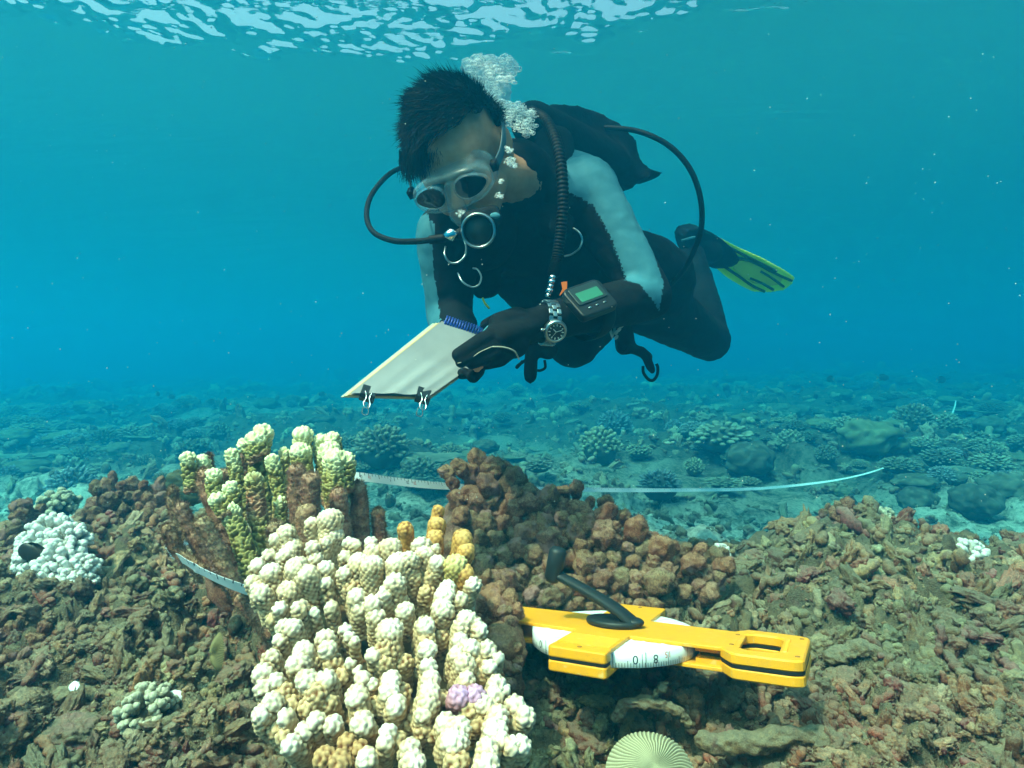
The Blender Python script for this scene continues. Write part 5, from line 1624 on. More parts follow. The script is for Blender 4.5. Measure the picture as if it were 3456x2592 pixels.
# wetsuit
def suit_post(co, e):
    n = nrm_of(e)
    w = fbm(co * [1, 1, 1], 16, 3, 4) * .5 + .5 * np.abs(fbm(co, 30, 2, 6))
    return co + n * (.006 * w - .002)[:, None]
mb = MB(); body_parts(mb, .004)
mb.add(*capsule(NK + (hd(0, -.03, -.05) - NK) * .45, .062, NK, .072))
suit = remesh('wetsuit', mb, .0060, 5, .5, [M_suit, M_panel], man, MO, post=suit_post)
me = suit.data
ctr = np.empty(len(me.polygons) * 3, np.float32); me.polygons.foreach_get('center', ctr); ctr = ctr.reshape(-1, 3) + MO
nn_ = np.empty(len(me.polygons) * 3, np.float32); me.polygons.foreach_get('normal', nn_); nn_ = nn_.reshape(-1, 3)
u, v, d = PX(ctr)
facing = (nn_ * (ctr / np.linalg.norm(ctr, axis=1, keepdims=True))).sum(1) < .25
pl = np.array([(1890,500),(1960,500),(2040,540),(2110,620),(2160,730),(2205,850),(2240,960),(2225,1050),(2200,1010),(2160,960),(2110,945),(2060,800),(2000,690),(1945,660),(1900,650)], float)
pr = np.array([(1395,740),(1440,720),(1465,760),(1462,900),(1478,1000),(1490,1110),(1400,1110),(1380,900)], float)
uv = np.c_[u, v]
pan = (inpoly(uv, pl) & (d < 1.42) & facing) | (inpoly(uv, pr) & (d < 1.35))
me.polygons.foreach_set('material_index', pan.astype(np.int32))

# zigzag seam stitches along the panel edge
mb = MB()
edge = catmull([P(1925, 655, 1.172), P(2000, 705, 1.165), P(2060, 810, 1.155), P(2110, 940, 1.148)], 60)
for k in range(59):
    a, b_ = edge[k], edge[k + 1]; s = nrm(np.cross(b_ - a, a)) * .003 * (1 if k % 2 else -1)
    mb.add(*sweep(np.array([a - s, b_ + s]), .0008, 4))
mb.obj('seam_stitches', M_suit, man, origin=MO)

# gloves: continuous palm with separate fingers
def glove(pieces, name, label=None):
    mb = MB()
    for p in pieces:
        mb.add(*p)
    remesh(name, mb, .0028, 4, .5, M_suit, man, MO, label=label)
def fingr(pts, r0, r1):
    out = []
    rr = np.linspace(r0, r1, len(pts))
    for k in range(len(pts) - 1):
        out.append(capsule(P(*pts[k]), rr[k], P(*pts[k + 1]), rr[k + 1], 14))
    return out
glove([capsule(WRL + nrm(ELL_ - WRL) * .01, .030, P(1770, 1105, .985), .029, 20), capsule(P(1780, 1105, .985), .029, P(1690, 1135, .95), .030, 20, .75), capsule(P(1735, 1160, .96), .024, P(1680, 1165, .945), .022), capsule(P(1745, 1085, .98), .024, P(1690, 1095, .96), .020)]
      + fingr([(1690, 1120, .945), (1620, 1150, .92), (1545, 1197, .893)], .0135, .0098)
      + fingr([(1690, 1150, .942), (1625, 1185, .918), (1556, 1222, .893)], .0130, .0092)
      + fingr([(1700, 1175, .945), (1650, 1205, .925), (1592, 1228, .905)], .0125, .0088)
      + fingr([(1720, 1190, .95), (1690, 1218, .94), (1640, 1232, .93)], .0115, .0080)
      + fingr([(1725, 1085, .975), (1680, 1080, .985), (1640, 1098, 1.0)], .0140, .0105), 'glove')
glove([capsule(WRR, .034, P(1585, 1220, 1.01), .032, 20, .8)] + fingr([(1600, 1215, 1.0), (1612, 1250, .96), (1597, 1272, .925)], .014, .010)
      + fingr([(1580, 1220, 1.0), (1575, 1255, .96), (1560, 1262, .93)], .013, .009) + fingr([(1560, 1215, 1.0), (1540, 1248, .97), (1520, 1250, .94)], .013, .009)
      + fingr([(1545, 1205, 1.0), (1515, 1225, .98), (1490, 1225, .96)], .012, .008) + fingr([(1605, 1205, 1.0), (1640, 1205, .99), (1655, 1190, .975)], .013, .010), 'glove')
mb = MB()
mb.add(*sweep(catmull([P(1662, 1170, .908), P(1700, 1172, .915), P(1735, 1185, .925), P(1752, 1212, .945)], 20), .0012, 6))
mb.add(*sweep(catmull([P(1545, 1226, .882), P(1580, 1215, .892), P(1620, 1188, .902), P(1660, 1170, .908)], 20), .0007, 6))
mb.obj('glove_piping', mat('cream_piping', (.45, .42, .32), .6), man, origin=MO)
MB().add(*ell(P(1652, 1104, .962), (.016, .003, .005), np.array([nrm(P(1680, 1085, .965) - P(1630, 1125, .965)), [0, 1, 0], [0, 0, 1]]), 3)).obj('glove_patch', M_panel, man, origin=MO)

# hair: a rough cap and thousands of floating strands
V, F = ico(5)
X = V * [.080, .103, .093]
keep = ((V[:, 2] > .10) & ((np.abs(V[:, 0]) < .72) | (V[:, 2] > .34))) | ((V[:, 1] < -.05) & (V[:, 2] > -.45)) | ((np.abs(V[:, 0]) > .80) & (V[:, 2] > .34) & (V[:, 1] < .25))
hl = .030 * np.exp(-((V[:, 1] - .8) / .3) ** 2)
fr_ok = V[:, 2] > (.22 + .32 * np.clip(V[:, 1], 0, 1) + .16 * V[:, 0])
keep = keep | ((V[:, 1] > .2) & (V[:, 2] > .40 + .30 * V[:, 1] + .28 * sstep(-.2, .5, V[:, 0])))
keep &= (V[:, 1] < .30) | fr_ok
Fk = F[keep[F].all(1)]
Xw = HC + (X + [0, -.012, .034] + V * (.010 * fbm(V, 3, 3, 3) + .003)[:, None]) @ HA
mb = MB().add(Xw, [Fk])
g = np.random.default_rng(3)
ids = np.nonzero(keep)[0]
idx = g.choice(ids, 9000)
n = len(idx)
base = Xw[idx]; nw = V[idx] @ HA
cmb = hF * .9 - hL * .45 + np.array([0, 0, .15])
cmb = cmb + .7 * np.stack([fbm(base, 22, 2, 61), fbm(base, 22, 2, 62), fbm(base, 22, 2, 63)], -1)
cmb = nrm(cmb - nw * (cmb * nw).sum(1)[:, None])
fl = nrm(nw * .13 + cmb + g.normal(0, .16, (n, 3)))
ln = g.uniform(.014, .034, (n, 1)) * (1 + .6 * (g.random((n, 1)) > .96))
sd_ = nrm(np.cross(fl, g.normal(size=(n, 3))))
cur = nw * .10 + np.array([-.1, 0, .35]) * .5
p1 = base + fl * ln * .5; p2 = base + nrm(fl + cur) * ln
w = .0008
T = np.stack([base - sd_ * w, base + sd_ * w, p1 + sd_ * w * .8, p1 - sd_ * w * .8, p2], 1).reshape(-1, 3)
q = np.arange(n)[:, None] * 5
mb.add(T, [q + np.array([0, 1, 2, 3]), q + np.array([3, 2, 4])])
# fringe hanging over the forehead
m = 1300
l0 = -.070 + .075 * g.random(m) ** 1.1
b0 = np.array([hd(l, .070 - .25 * l * l * 10, .066 + .004 * g.normal()) for l in l0])
dirf = nrm(hF * .35 - hU * .9 + g.normal(0, .18, (m, 3)) - hL * .3)
L_ = g.uniform(.014, .050, (m, 1)) * (1 - .55 * sstep(-.04, .02, l0[:, None]))
s2 = nrm(np.cross(dirf, g.normal(size=(m, 3))))
T = np.stack([b0 - s2 * w * 1.2, b0 + s2 * w * 1.2, b0 + dirf * L_ + s2 * w * .3, b0 + dirf * L_ - s2 * w * .3], 1).reshape(-1, 3)
q = np.arange(m)[:, None] * 4
mb.add(T, [q + np.array([0, 1, 2, 3])])
mb.obj('hair', M_hair, man, origin=MO)

# ---------------- mask
M_sil = bpy.data.materials.new('clear_silicone'); M_sil.use_nodes = True
t = M_sil.node_tree; b = t.nodes['Principled BSDF']
b.inputs['Base Color'].default_value = (.25, .42, .50, 1); b.inputs['Roughness'].default_value = .25; b.inputs['Specular IOR Level'].default_value = .7
lw = nd(t, 'ShaderNodeLayerWeight', i_Blend=.35); tr = nd(t, 'ShaderNodeBsdfTransparent'); mx = nd(t, 'ShaderNodeMixShader')
t.links.new(ramp(t, lw.outputs['Facing'], [(.05, (.08, .08, .08)), (.80, (.42, .42, .42))]), mx.inputs[0]); t.links.new(tr.outputs[0], mx.inputs[1]); t.links.new(b.outputs[0], mx.inputs[2])
t.links.new(mx.outputs[0], t.nodes['Material Output'].inputs[0])
M_lens = mat('dark_lens_glass', (.006, .010, .012), .06, spec=.6)
maskr = empty('dive_mask', hd(0, .1, 0), 'clear silicone diving mask with two dark lenses on the face of the diver', 'dive mask')
KO = np.array(maskr.location)
th = np.linspace(0, 2 * math.pi, 72, endpoint=False)
def mring(fx, fu, f, dl=0., du=0., notch=0.):
    x = np.sign(np.cos(th)) * np.abs(np.cos(th)) ** .8 * fx * .93
    u_ = np.sign(np.sin(th)) * np.abs(np.sin(th)) ** .8 * fu * .88
    low = np.clip(-np.sin(th), 0, 1)
    u_ = u_ + notch * low * np.exp(-(x / .016) ** 2)
    ff = f - 2.0 * x * x
    return np.array([hd(x_ + dl, f_, uu + du) for x_, f_, uu in zip(x, ff, u_)])
V = np.concatenate([mring(.070, .029, .118), mring(.075, .034, .116), mring(.078, .037, .104), mring(.072, .036, .092), mring(.073, .041, .080), mring(.080, .050, .070), mring(.076, .047, .066)])
MB().add(V, [grid_faces(72, 7, True)]).obj('mask_skirt', M_sil, maskr, origin=KO)
V, F = capsule(hd(0, .104, .004), .012, hd(0, .124, -.034), .0175, 24)
MB().add(V, F).obj('nose_pocket', M_sil, maskr, origin=KO)
for s in (1, -1):
    def lring(rx, ru, f):
        x = np.cos(th) * rx * .95; u_ = np.sin(th) * ru * .86 * (1 - .22 * np.cos(th) * s)
        return np.array([hd(s * .0375 + a, f - 2.0 * (s * .0385 + a) ** 2, .001 + c_ + .002) for a, c_ in zip(x, u_)])
    V = np.concatenate([lring(.0275, .0205, .1200), lring(.0285, .0215, .1220), lring(.0298, .0228, .1218), lring(.0306, .0236, .117), lring(.030, .023, .113), lring(.0275, .0205, .115)])
    rim = MB().add(V, [grid_faces(72, 6, True)]).obj('lens_rim', M_sil, maskr, origin=KO)
    ctr_ = hd(s * .0385, .1185 - 2 * .0385 ** 2, .003)
    L0 = lring(.0280, .0210, .1185)
    MB().add(np.vstack([L0, ctr_]), [np.stack([np.arange(72), (np.arange(72) + 1) % 72, np.full(72, 72)], -1)]).obj('lens', M_lens, rim, origin=KO)
    MB().add(*box(hd(s * .078, .082, .008), (.010, .016, .014), HA.T)).obj('strap_buckle', M_hose, maskr, origin=KO)
stp = catmull([hd(.078, .085, .006), hd(.088, .045, .010), hd(.092, .0, .022), hd(.082, -.06, .034), hd(.045, -.108, .042), hd(0, -.122, .044), hd(-.045, -.108, .042), hd(-.082, -.06, .034), hd(-.092, 0, .022), hd(-.088, .045, .010), hd(-.078, .085, .006)], 70)
MB().add(*sweep(stp, np.c_[np.full(70, .0010), np.full(70, .0075)], 8, up=nrm(stp[0] - HC))).obj('mask_strap', mat('dark_clear_strap', (.05, .09, .11), .3), maskr, origin=KO)

# ---------------- regulator and hoses
reg = empty('diving_regulator', P(1615, 780, .95), 'black regulator with silver ring in the mouth of the diver and its looping hose', 'regulator')
RO = np.array(reg.location)
def disc(c, axis, r, prof, seg=48, rx=1.):
    """lathe: prof = [(radius factor, offset along axis)]"""
    x, y, a = frame(axis)
    thh = np.linspace(0, 2 * math.pi, seg, endpoint=False)
    V = np.concatenate([np.asarray(c) + np.outer(np.cos(thh) * r * f_ * rx, x) + np.outer(np.sin(thh) * r * f_, y) + a * o_ for f_, o_ in prof])
    return V, [grid_faces(seg, len(prof), True)]
rax = nrm(np.array([-.05, -.96, -.22]))
rc = P(1615, 778, .925)
V, F = disc(rc, rax, .0262, [(.84, .002), (.87, .0065), (.93, .0085), (1.0, .0065), (1.03, .001), (1.0, -.006), (.9, -.008)])
MB().add(V, F).obj('silver_ring', M_steel, reg, origin=RO)
V, F = disc(rc, rax, .0262, [(.001, .0055), (.3, .0055), (.34, .0045), (.6, .0040), (.86, .002), (.86, -.004)])
MB().add(V, F).obj('purge_cover', mat('dark_green_rubber', (.012, .022, .018), .35), reg, origin=RO)
mb = MB(); mb.add(*disc(rc - rax * .004, rax, .0255, [(.001, 0.), (.5, 0.), (1.0, .0), (1.08, -.010), (.95, -.024), (.5, -.032), (.001, -.034)]))
mb.add(*capsule(rc - rax * .02, .018, hd(0, .085, -.066), .013))
mb.add(*capsule(P(1590, 745, .935), .016, P(1665, 715, .945), .011)); mb.add(*capsule(P(1665, 715, .945), .011, P(1675, 738, .94), .010))
mb.add(*capsule(rc - rax * .017, .011, P(1550, 790, .935), .009))
remesh('regulator_body', mb, .0030, 3, .5, M_hose, reg, RO)
mb = MB(); c0, c1 = P(1550, 775, .925), P(1512, 800, .925)
mb.add(*sweep(np.array([P(1532, 778, .92), P(1530, 782, .92), P(1512, 802, .92), P(1510, 806, .92)]), [.006, .0085, .0085, .006], 8))
mb.obj('hose_fitting', M_chrome, reg, origin=RO)
MB().add(*ell(P(1671, 728, .93), (.008, .003, .005), None, 3)).obj('exhaust_tab', M_panel, reg, origin=RO)
def hose(pts, r, name, parent, org, m=M_hose, seg=12, n=90, rad=None):
    pc = catmull([P(*p) for p in pts], n)
    MB().add(*sweep(pc, r if rad is None else rad(np.linspace(0, 1, n)), seg)).obj(name, m, parent, origin=org)
hose([(1540, 800, .925), (1470, 808, .93), (1400, 815, .95), (1325, 812, .99), (1262, 785, 1.03), (1238, 735, 1.07), (1248, 670, 1.12), (1290, 610, 1.18), (1345, 570, 1.24), (1450, 540, 1.34), (1650, 500, 1.50)], .0048, 'hose', reg, RO, n=120)
hose([(1500, 804, .928), (1450, 810, .933)], .0068, 'hose_sleeve', reg, RO, n=20)

# ---------------- buoyancy vest
vest = empty('buoyancy_vest', P(1900, 700, 1.35), 'black buoyancy vest with tank wings, metal rings and hoses worn by the diver', 'dive vest')
VO = np.array(vest.location)
def slab(poly, dfun, thick, mb):
    """puffy slab: outline given at its own distances, with real thickness"""
    pts = np.array([P(u, v, dfun(u, v)) for u, v in poly]); n = len(pts)
    c = pts.mean(0); dv = nrm(np.cross(pts[0] - c, pts[n // 3] - c)) * thick / 2
    V = np.vstack([pts - dv, pts + dv])
    k = np.arange(n)
    mb.add(V, [np.stack([k, (k + 1) % n, (k + 1) % n + n, k + n], -1), k[::-1][None], (k + n)[None]])
mb = MB()
slab([(1770, 420), (1790, 385), (1835, 366), (1905, 372), (1985, 393), (2060, 432), (2112, 485), (2130, 560), (2165, 582), (2200, 592), (2192, 612), (2150, 612), (2120, 630), (2100, 650), (2000, 620), (1900, 600), (1800, 560)], lambda u, v: 1.36 + (u - 1770) * .0006, .075, mb)
slab([(2085, 540), (2130, 555), (2165, 582), (2203, 592), (2188, 612), (2150, 612), (2115, 628), (2090, 640)], lambda u, v: 1.55, .02, mb)
mb.add(*capsule(P(1800, 420, 1.34), .05, P(2050, 560, 1.52), .06))
remesh('tank_wing', mb, .008, 5, .5, M_vest, vest, VO)
mb = MB()
mb.add(*ell(CH + front * .012, (.150, .125, .175), np.array([shl, front, spine])))
mb.add(*ell(P(2190, 900, 1.60), (.115, .10, .17), np.array([shl, front, spine])))
mb.add(*ell(P(1950, 930, 1.42), (.150, .115, .15), np.array([shl, front, spine])))
mb.add(*capsule(P(1870, 480, 1.30), .045, P(1880, 760, 1.20), .038, 20, .6)); mb.add(*capsule(P(1600, 760, 1.20), .035, P(1640, 960, 1.24), .035))
remesh('vest_body', mb, .009, 5, .5, M_vest, vest, VO, post=lambda co, e: co + nrm_of(e) * (.008 * fbm(co, 14, 3, 2))[:, None])
hose([(1790, 375, 1.24), (1835, 400, 1.16), (1872, 465, 1.10), (1893, 560, 1.07), (1900, 680, 1.06), (1892, 790, 1.06), (1878, 880, 1.06), (1866, 930, 1.05)], 0, 'corrugated_hose', vest, VO, rad=lambda q: .0098 + .0010 * np.sin(q * 2 * math.pi * 60), n=480, seg=16)
mb = MB()
for k, (u, v, r) in enumerate([(1866, 930, .0055), (1863, 945, .0060), (1860, 960, .0052), (1856, 975, .0066), (1852, 990, .0050)]):
    q = P(u, v, 1.035); q2 = P(u - 3, v + 12, 1.035)
    mb.add(*sweep(np.array([q, q2]), r, 12))
mb.obj('inflator_fitting', M_chrome, vest, origin=VO)
hose([(1790, 430, 1.44), (1950, 430, 1.50), (2065, 432, 1.46), (2160, 445, 1.42), (2255, 490, 1.38), (2325, 565, 1.36), (2362, 660, 1.36), (2368, 760, 1.38), (2345, 840, 1.42), (2305, 915, 1.48), (2240, 985, 1.55)], .0062, 'hose', vest, VO, n=120)
def ring(pts, r, m=M_steel, name='metal_ring', par=None, org=None):
    pc = catmull([P(*p) for p in pts], 40)
    MB().add(*sweep(pc, r, 8)).obj(name, m, par or vest, origin=org if org is not None else VO)
ring([(1504, 832, 1.05), (1501, 860, 1.04), (1518, 885, 1.04), (1545, 886, 1.04), (1568, 865, 1.04), (1573, 835, 1.05), (1565, 805, 1.06)], .0019)
ring([(1545, 920, 1.07), (1560, 950, 1.06), (1590, 968, 1.06), (1615, 962, 1.06), (1624, 935, 1.07), (1612, 910, 1.08), (1595, 905, 1.08)], .0017)
ring([(1935, 770, 1.11), (1955, 785, 1.10), (1965, 810, 1.10), (1955, 838, 1.10), (1930, 858, 1.11), (1905, 865, 1.12)], .0019)
mb = MB()
slab([(1894, 953), (1914, 950), (1913, 975), (1908, 1000), (1902, 1000), (1901, 985), (1890, 998), (1888, 996), (1898, 975)], lambda u, v: 1.03, .004, mb)
mb.obj('orange_tab', mat('orange_plastic', (.80, .16, .02), .5), vest, False, origin=VO)
mb = MB()
mb.add(*sweep(catmull([P(1628, 1005, 1.10), P(1638, 1025, 1.10), P(1652, 1042, 1.10)], 10), .0022, 6))
mb.obj('yellow_cord', mat('yellow_green_cord', (.45, .42, .03), .6), vest, origin=VO)
# buckles and loose straps under the belly
mb = MB()
mb.add(*capsule(P(1795, 1160, 1.16), .018, P(1790, 1262, 1.16), .019, 16, .7)); mb.add(*capsule(P(1795, 1165, 1.16), .018, P(1850, 1180, 1.18), .02))
remesh('strap_end', mb, .005, 3, .5, M_vest, vest, VO)
mb = MB()
mb.add(*capsule(P(2105, 1120, 1.35), .022, P(2110, 1165, 1.35), .022)); mb.add(*capsule(P(2110, 1165, 1.35), .024, P(2175, 1195, 1.35), .020, 16, .5)); mb.add(*capsule(P(2175, 1195, 1.35), .020, P(2192, 1232, 1.35), .022, 16, .4))
remesh('strap_end', mb, .005, 3, .5, M_vest, vest, VO)
ring([(2170, 1235, 1.35), (2172, 1258, 1.35), (2188, 1280, 1.35), (2205, 1283, 1.35), (2218, 1265, 1.35), (2220, 1240, 1.35), (2215, 1228, 1.35)], .0034, M_hose, 'strap_loop')
ring([(2080, 1150, 1.33), (2085, 1180, 1.33), (2102, 1192, 1.33), (2120, 1180, 1.33), (2128, 1160, 1.33)], .0036, M_hose, 'strap_loop')
ring([(1765, 1218, 1.16), (1745, 1240, 1.16), (1750, 1232, 1.16), (1775, 1215, 1.16)], .0030, M_hose, 'strap_loop')
ring([(1838, 1215, 1.16), (1840, 1240, 1.16), (1825, 1250, 1.16), (1812, 1250, 1.16)], .0026, M_hose, 'strap_loop')
mb = MB()
for u, v in ((2108, 1082), (2100, 1098), (2090, 1112), (2080, 1122), (2080, 1138)):
    mb.add(*ell(P(u, v, 1.18), (.0055, .0025, .0035), np.array([nrm([.6, 0, .8]), [0, 1, 0], nrm([-.8, 0, .6])]), 2))
slab([(2052, 1106), (2062, 1104), (2068, 1125), (2072, 1104), (2080, 1104), (2066, 1146)], lambda u, v: 1.18, .003, mb)
mb.obj('white_stitching', mat('white_thread', (.62, .62, .55), .7), vest, origin=VO)

# ---------------- wrist computer and watch
comp = empty('dive_computer', P(1995, 1020, 1.0), 'black wrist dive computer with green display on the left forearm of the diver', 'dive computer')
CO = np.array(comp.location)
fx_ = nrm(P(2040, 985, 1.02) - P(1945, 1020, .995)); fn = nrm(np.array([-.05, -.86, .50])); fn = nrm(fn - fx_ * (fn @ fx_)); fy_ = np.cross(fn, fx_)
CM = np.array([fx_, fy_, fn])
cc = P(1988, 1005, .985)
def cbox(poly, z0, z1, bev, name, m, par):
    V, F = prism(poly, z0, z1, bev)
    return MB().add(cc + V @ CM, F).obj(name, m, par, False, origin=CO)
M_case = mat('computer_case', (.006, .008, .009), .4, spec=.25)
cbox(roundpoly([(-.036, -.034), (.036, -.034), (.038, .022), (.030, .030), (-.030, .030), (-.038, .022)], .008, 6), -.012, .004, .003, 'case', M_case, comp)
cbox(roundpoly([(-.029, -.012), (.029, -.012), (.029, .024), (-.029, .024)], .004, 4), .0035, .0062, .001, 'bezel', mat('bezel_grey', (.015, .028, .028), .3, spec=.3), comp)
disp = cbox(roundpoly([(-.022, -.008), (.022, -.008), (.022, .012), (-.022, .012)], .001, 3), .0060, .0068, .0002, 'display', mat('green_lcd', (.02, .16, .09), .3, spec=.6, Emission_Strength=0.), comp)
for x in (-.015, 0, .015):
    V, F = ell(cc + np.array([x, -.021, .0045]) @ CM, (.0035, .0016, .0018), CM, 3)
    MB().add(V, F).obj('button', M_steel, comp, origin=CO)
aw = nrm(ELL_ - WRL)
x_, y_, _ = frame(aw)
thh = np.linspace(0, 2 * math.pi, 48)
fc = WRL + aw * .105
MB().add(*sweep(fc + np.outer(np.cos(thh) * .049, x_) + np.outer(np.sin(thh) * .049, y_), np.c_[np.full(48, .002), np.full(48, .018)], 8, up=x_, caps=False)).obj('strap', M_hose, comp, origin=CO)

wt_ = empty('wrist_watch', P(1840, 1105, .96), 'steel wrist watch with dark dial and link bracelet on the left wrist of the diver', 'watch')
WO = np.array(wt_.location)
wc_ = P(1850, 1090, 1.005); wax = nrm(np.array([.93, .25, -.05]))
wr = .036
to_cam = nrm(P(1843, 1125, .95) - wc_); to_cam = nrm(to_cam - wax * (to_cam @ wax)); wy = np.cross(wax, to_cam)
def wpt(a, r=wr):
    return wc_ + r * (math.cos(a) * to_cam + math.sin(a) * wy)
for k in range(18):
    a = math.pi * 2 * k / 18 + .55
    if math.cos(a) > .80 and abs(math.sin(a)) < .55: pass
    c = wpt(a); nv = nrm(c - wc_); tv = np.cross(wax, nv)
    for s in (-1, 0, 1):
        V, F = prism(roundpoly([(-.0034, -.0044), (.0034, -.0044), (.0034, .0044), (-.0034, .0044)], .0012, 3), -.0018, .0018, .0006)
        off = (.0045 if s == 0 else 0)
        a2 = a + off / wr
        c2 = wpt(a2); n2 = nrm(c2 - wc_); t2 = np.cross(wax, n2)
        MB().add(c2 + wax * s * .0070 + V @ np.array([wax, t2, n2]), F).obj('bracelet_link', M_steel, wt_, False, origin=WO)
dn = nrm(to_cam); dc = wc_ + dn * .0375
DM = np.array([wax, np.cross(dn, wax), dn])
case = MB().add(*disc(dc, dn, .0175, [(.001, -.004), (1.0, -.004), (1.08, 0), (1.08, .005), (1.0, .0085), (.84, .0095), (.80, .0080)])).obj('watch_case', M_steel, wt_, origin=WO)
MB().add(*disc(dc, dn, .0175, [(.001, .0078), (.5, .0078), (.81, .0078)])).obj('dial', mat('black_dial', (.008, .012, .012), .25, spec=.5), case, origin=WO)
M_lume = mat('lume', (.75, .78, .70), .5)
for k in range(12):
    a = k * math.pi / 6
    V, F = box((0, 0, 0), (.0016, .0026 if k % 3 else .0036, .0004))
    c, s = math.cos(a), math.sin(a)
    V = V @ np.array([[c, s, 0], [-s, c, 0], [0, 0, 1]]).T + [-.0112 * s * -1, .0112 * c, .0082]
    MB().add(dc + V @ DM, F).obj('hour_marker', M_lume, case, False, origin=WO)
for a, L, w in ((.9, .007, .0012), (-1.2, .010, .0009), (2.6, .011, .0004)):
    V, F = box((0, L / 2, 0), (w, L, .0003)); c, s = math.cos(a), math.sin(a)
    V = V @ np.array([[c, s, 0], [-s, c, 0], [0, 0, 1]]) + [0, 0, .0086 + .0001 * L]
    MB().add(dc + V @ DM, F).obj('watch_hand', M_lume, case, False, origin=WO)
MB().add(*capsule(dc - wax * .018 + dn * .002, .0024, dc - wax * .022 + dn * .002, .0024, 10)).obj('crown', M_steel, case, origin=WO)

# ---------------- swim fin
fin = empty('swim_fin', P(2380, 830, 2.2), 'lime yellow swim fin with dark ribs and black foot pocket on the trailing foot', 'swim fin')
FO_ = np.array(fin.location)
fdep = lambda u, v: 2.18 + (u - 2300) * .00045 + (v - 850) * .0006
M_lime = mat('lime_fin_rubber', rough=.45, spec=.4, nodes=lambda t, b: t.links.new(ramp(t, noise(t, 18, 3, .5), [(.3, (.75, 1.0, .02)), (.7, (.95, 1.0, .05))]), b.inputs['Base Color']))
M_olive = mat('olive_fin_panel', (.60, .60, .05), .5)
mb = MB()
slab([(2372, 772), (2430, 802), (2500, 838), (2570, 868), (2610, 890), (2650, 912), (2681, 934), (2672, 958), (2645, 978), (2600, 986), (2540, 984), (2500, 965), (2455, 938), (2415, 905), (2385, 885), (2350, 860)], fdep, .010, mb)
remesh('fin_blade', mb, .005, 3, .5, M_lime, fin, FO_)
mb = MB()
slab([(2480, 890), (2500, 878), (2540, 885), (2600, 912), (2640, 940), (2630, 960), (2590, 965), (2540, 955), (2500, 930), (2475, 905)], lambda u, v: fdep(u, v) - .010, .004, mb)
mb.obj('blade_panel', M_olive, fin, False, origin=FO_)
for pts in ([(2470, 866), (2540, 884), (2610, 920), (2672, 948)], [(2445, 900), (2490, 930), (2540, 965), (2580, 984)], [(2565, 915), (2600, 935), (2645, 968)], [(2530, 938), (2570, 955), (2610, 978)], [(2420, 812), (2480, 845), (2560, 885), (2620, 915)]):
    pc = catmull([P(u, v, fdep(u, v) - .010) for u, v in pts], 30)
    MB().add(*sweep(pc, .0055, 8)).obj('blade_rib', mat('dark_green_rib', (.02, .07, .03), .5), fin, origin=FO_)
mb = MB()
slab([(2292, 790), (2305, 768), (2345, 760), (2385, 778), (2420, 800), (2455, 832), (2478, 862), (2470, 885), (2435, 898), (2395, 900), (2350, 880), (2320, 860), (2300, 830)], lambda u, v: fdep(u, v) - .004, .07, mb)
mb.add(*capsule(ANL, .042, P(2330, 800, 2.18), .045)); mb.add(*capsule(P(2315, 795, 2.17), .038, P(2400, 850, 2.19), .040))
remesh('foot_pocket', mb, .006, 4, .5, M_vest, fin, FO_)
ring([(2300, 812, 2.11), (2320, 806, 2.10), (2345, 800, 2.11)], .004, M_panel, 'heel_buckle', fin, FO_)

# ---------------- notebook and clips
nb = empty('notebook', P(1450, 1200, .92), 'spiral notebook with blue comb binding and white wavy pages held by the diver', 'notebook')
NO = np.array(nb.location)
TL, TR, BL, BR = P(1500, 1078, .985), P(1715, 1148, 1.005), P(1184, 1328, .865), P(1452, 1336, .885)
pn = nrm(np.cross(TR - TL, BL - TL)); pn = pn if pn[1] > 0 else -pn     # points away from the camera
def nbp(s, t_, off=0.):
    return (TL * (1 - s) + TR * s) * (1 - t_) + (BL * (1 - s) + BR * s) * t_ + pn * off
M_page = mat('damp_white_paper', rough=.8, spec=.15, nodes=lambda t, b: t.links.new(ramp(t, noise(t, 12, 4, .6), [(.3, (.22, .22, .23)), (.75, (.29, .30, .31))]), b.inputs['Base Color']))
ns, ntt = 60, 40
S_, T2 = np.meshgrid(np.linspace(0, 1, ns), np.linspace(.035, 1, ntt))
def wav(s, q, k=0):
    return -.0035 * (np.exp(-((s - .53) / .10) ** 2) + .7 * np.exp(-((s - .83) / .07) ** 2) + .5 * np.exp(-((s - .25) / .12) ** 2)) * sstep(.15, 1, q) * (1 - .3 * k) - .0015
ctrl = []
for layer, (o0, lab) in enumerate([(0., 'page'), (.0018, 'page'), (.0034, 'page')]):
    V = []
    for z in (0, .0003):
        V.append(np.array([nbp(s, q, o0 + z + wav(s, q, layer) * (1 if layer < 1 else .4)) for s, q in zip(S_.ravel(), T2.ravel())]))
    V = np.vstack(V); F = grid_faces(ns, ntt)
    MB().add(V, [F, F[:, ::-1] + ns * ntt]).obj('page', M_page, nb, origin=NO)
def slabq(o0, o1, name, m, s0=0., s1=1., t0=.035, t1=1.0):
    V = np.array([nbp(s, q, o) for o in (o0, o1) for s, q in ((s0, t0), (s1, t0), (s1, t1), (s0, t1))])
    F = np.array([[0, 1, 2, 3], [7, 6, 5, 4], [0, 4, 5, 1], [1, 5, 6, 2], [2, 6, 7, 3], [3, 7, 4, 0]])
    MB().add(V, [F]).obj(name, m, nb, False, origin=NO)
slabq(.0042, .0064, 'page_block', mat('brown_page_edges', (.42, .26, .12), .8), -.035)
slabq(.0068, .0100, 'page_block', mat('yellowed_page_edges', (.55, .50, .30), .8), -.075)
slabq(.0104, .0122, 'cover', mat('pale_green_cover', (.42, .50, .38), .6), -.115, 1.01)
M_blue = mat('blue_spiral', (.015, .05, .32), .3, spec=.5)
along = nrm(TR - TL); down = nrm(BL - TL); down = nrm(down - along * (down @ along))
L_ = np.linalg.norm(TR - TL)
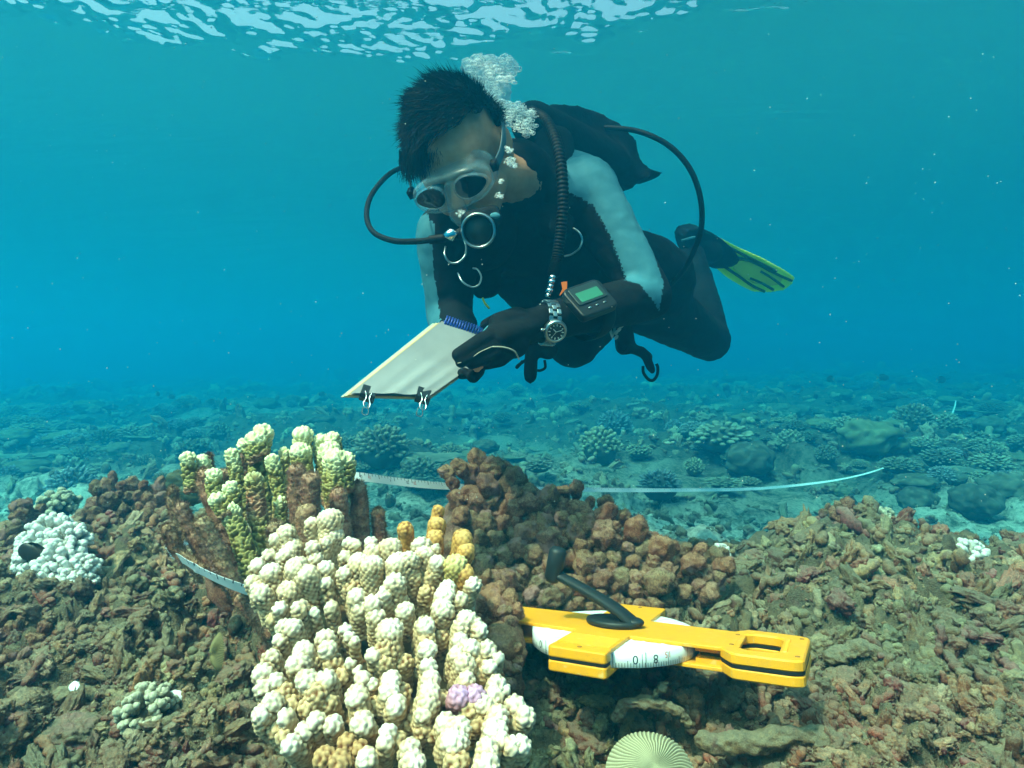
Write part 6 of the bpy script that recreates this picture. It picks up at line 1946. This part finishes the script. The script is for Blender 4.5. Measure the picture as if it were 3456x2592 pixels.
for k in range(24):
    c = TL + along * L_ * (.02 + .96 * k / 23) + pn * .005 + down * .001
    a = np.linspace(-.4, 2 * math.pi - .8, 18)
    pc = c + np.outer(np.cos(a) * .0105, down) + np.outer(np.sin(a) * .0105, -pn) + np.outer(np.linspace(0, .0022, 18), along)
    MB().add(*sweep(pc, .0016, 6)).obj('spiral_ring', M_blue, nb, origin=NO)
MB().add(*sweep(np.array([TL + pn * .010 - down * .003, TL + along * L_ + pn * .010 - down * .003]), .0022, 8)).obj('spiral_spine', M_blue, nb, origin=NO)
M_clip = mat('black_clip_steel', (.012, .012, .013), .3, spec=.5)
def clip(sc, label, tq=.985):
    c = nbp(sc, tq, .005)
    e = empty('binder_clip', c, label, 'binder clip', 'binder clips on the notebook')
    org = np.array(e.location)
    w = .0105
    tri = [(-.012, -.0095), (-.012, .0095), (.010, .0045), (.010, -.0045)]          # (down, normal)
    prof = np.array([(-.011, -.0062), (.006, -.0092), (.010, -.0045), (.010, .0045), (.006, .0092), (-.011, .0072)])
    V = []
    for s in (-w, w):
        V.append(np.array([c + along * s + down * a + pn * b_ for a, b_ in prof]))
    V = np.vstack(V)
    n = len(prof); k = np.arange(n)
    MB().add(V, [np.stack([k, (k + 1) % n, (k + 1) % n + n, k + n], -1), k[::-1][None], (k + n)[None]]).obj('clip_body', M_clip, e, False, origin=org)
    for sg, ang in ((-1, .35), (1, .95)):
        dz = nrm(down * math.cos(ang) + pn * sg * math.sin(ang) + np.array([0, 0, -.7]))
        b0 = c + down * .0 + pn * sg * .0085
        pts = [b0 - along * .005, b0 - along * .0022 + dz * .010, b0 - along * .0045 + dz * .019, b0 - along * .003 + dz * .0255, b0 + along * .003 + dz * .0255, b0 + along * .0045 + dz * .019, b0 + along * .0022 + dz * .010, b0 + along * .005]
        MB().add(*sweep(catmull(pts, 40), .0008, 6)).obj('wire_handle', M_chrome, e, origin=org)
clip(.20, 'left black binder clip with wire handles on the lower edge of the notebook')
clip(.90, 'right black binder clip with wire handles on the lower edge of the notebook')
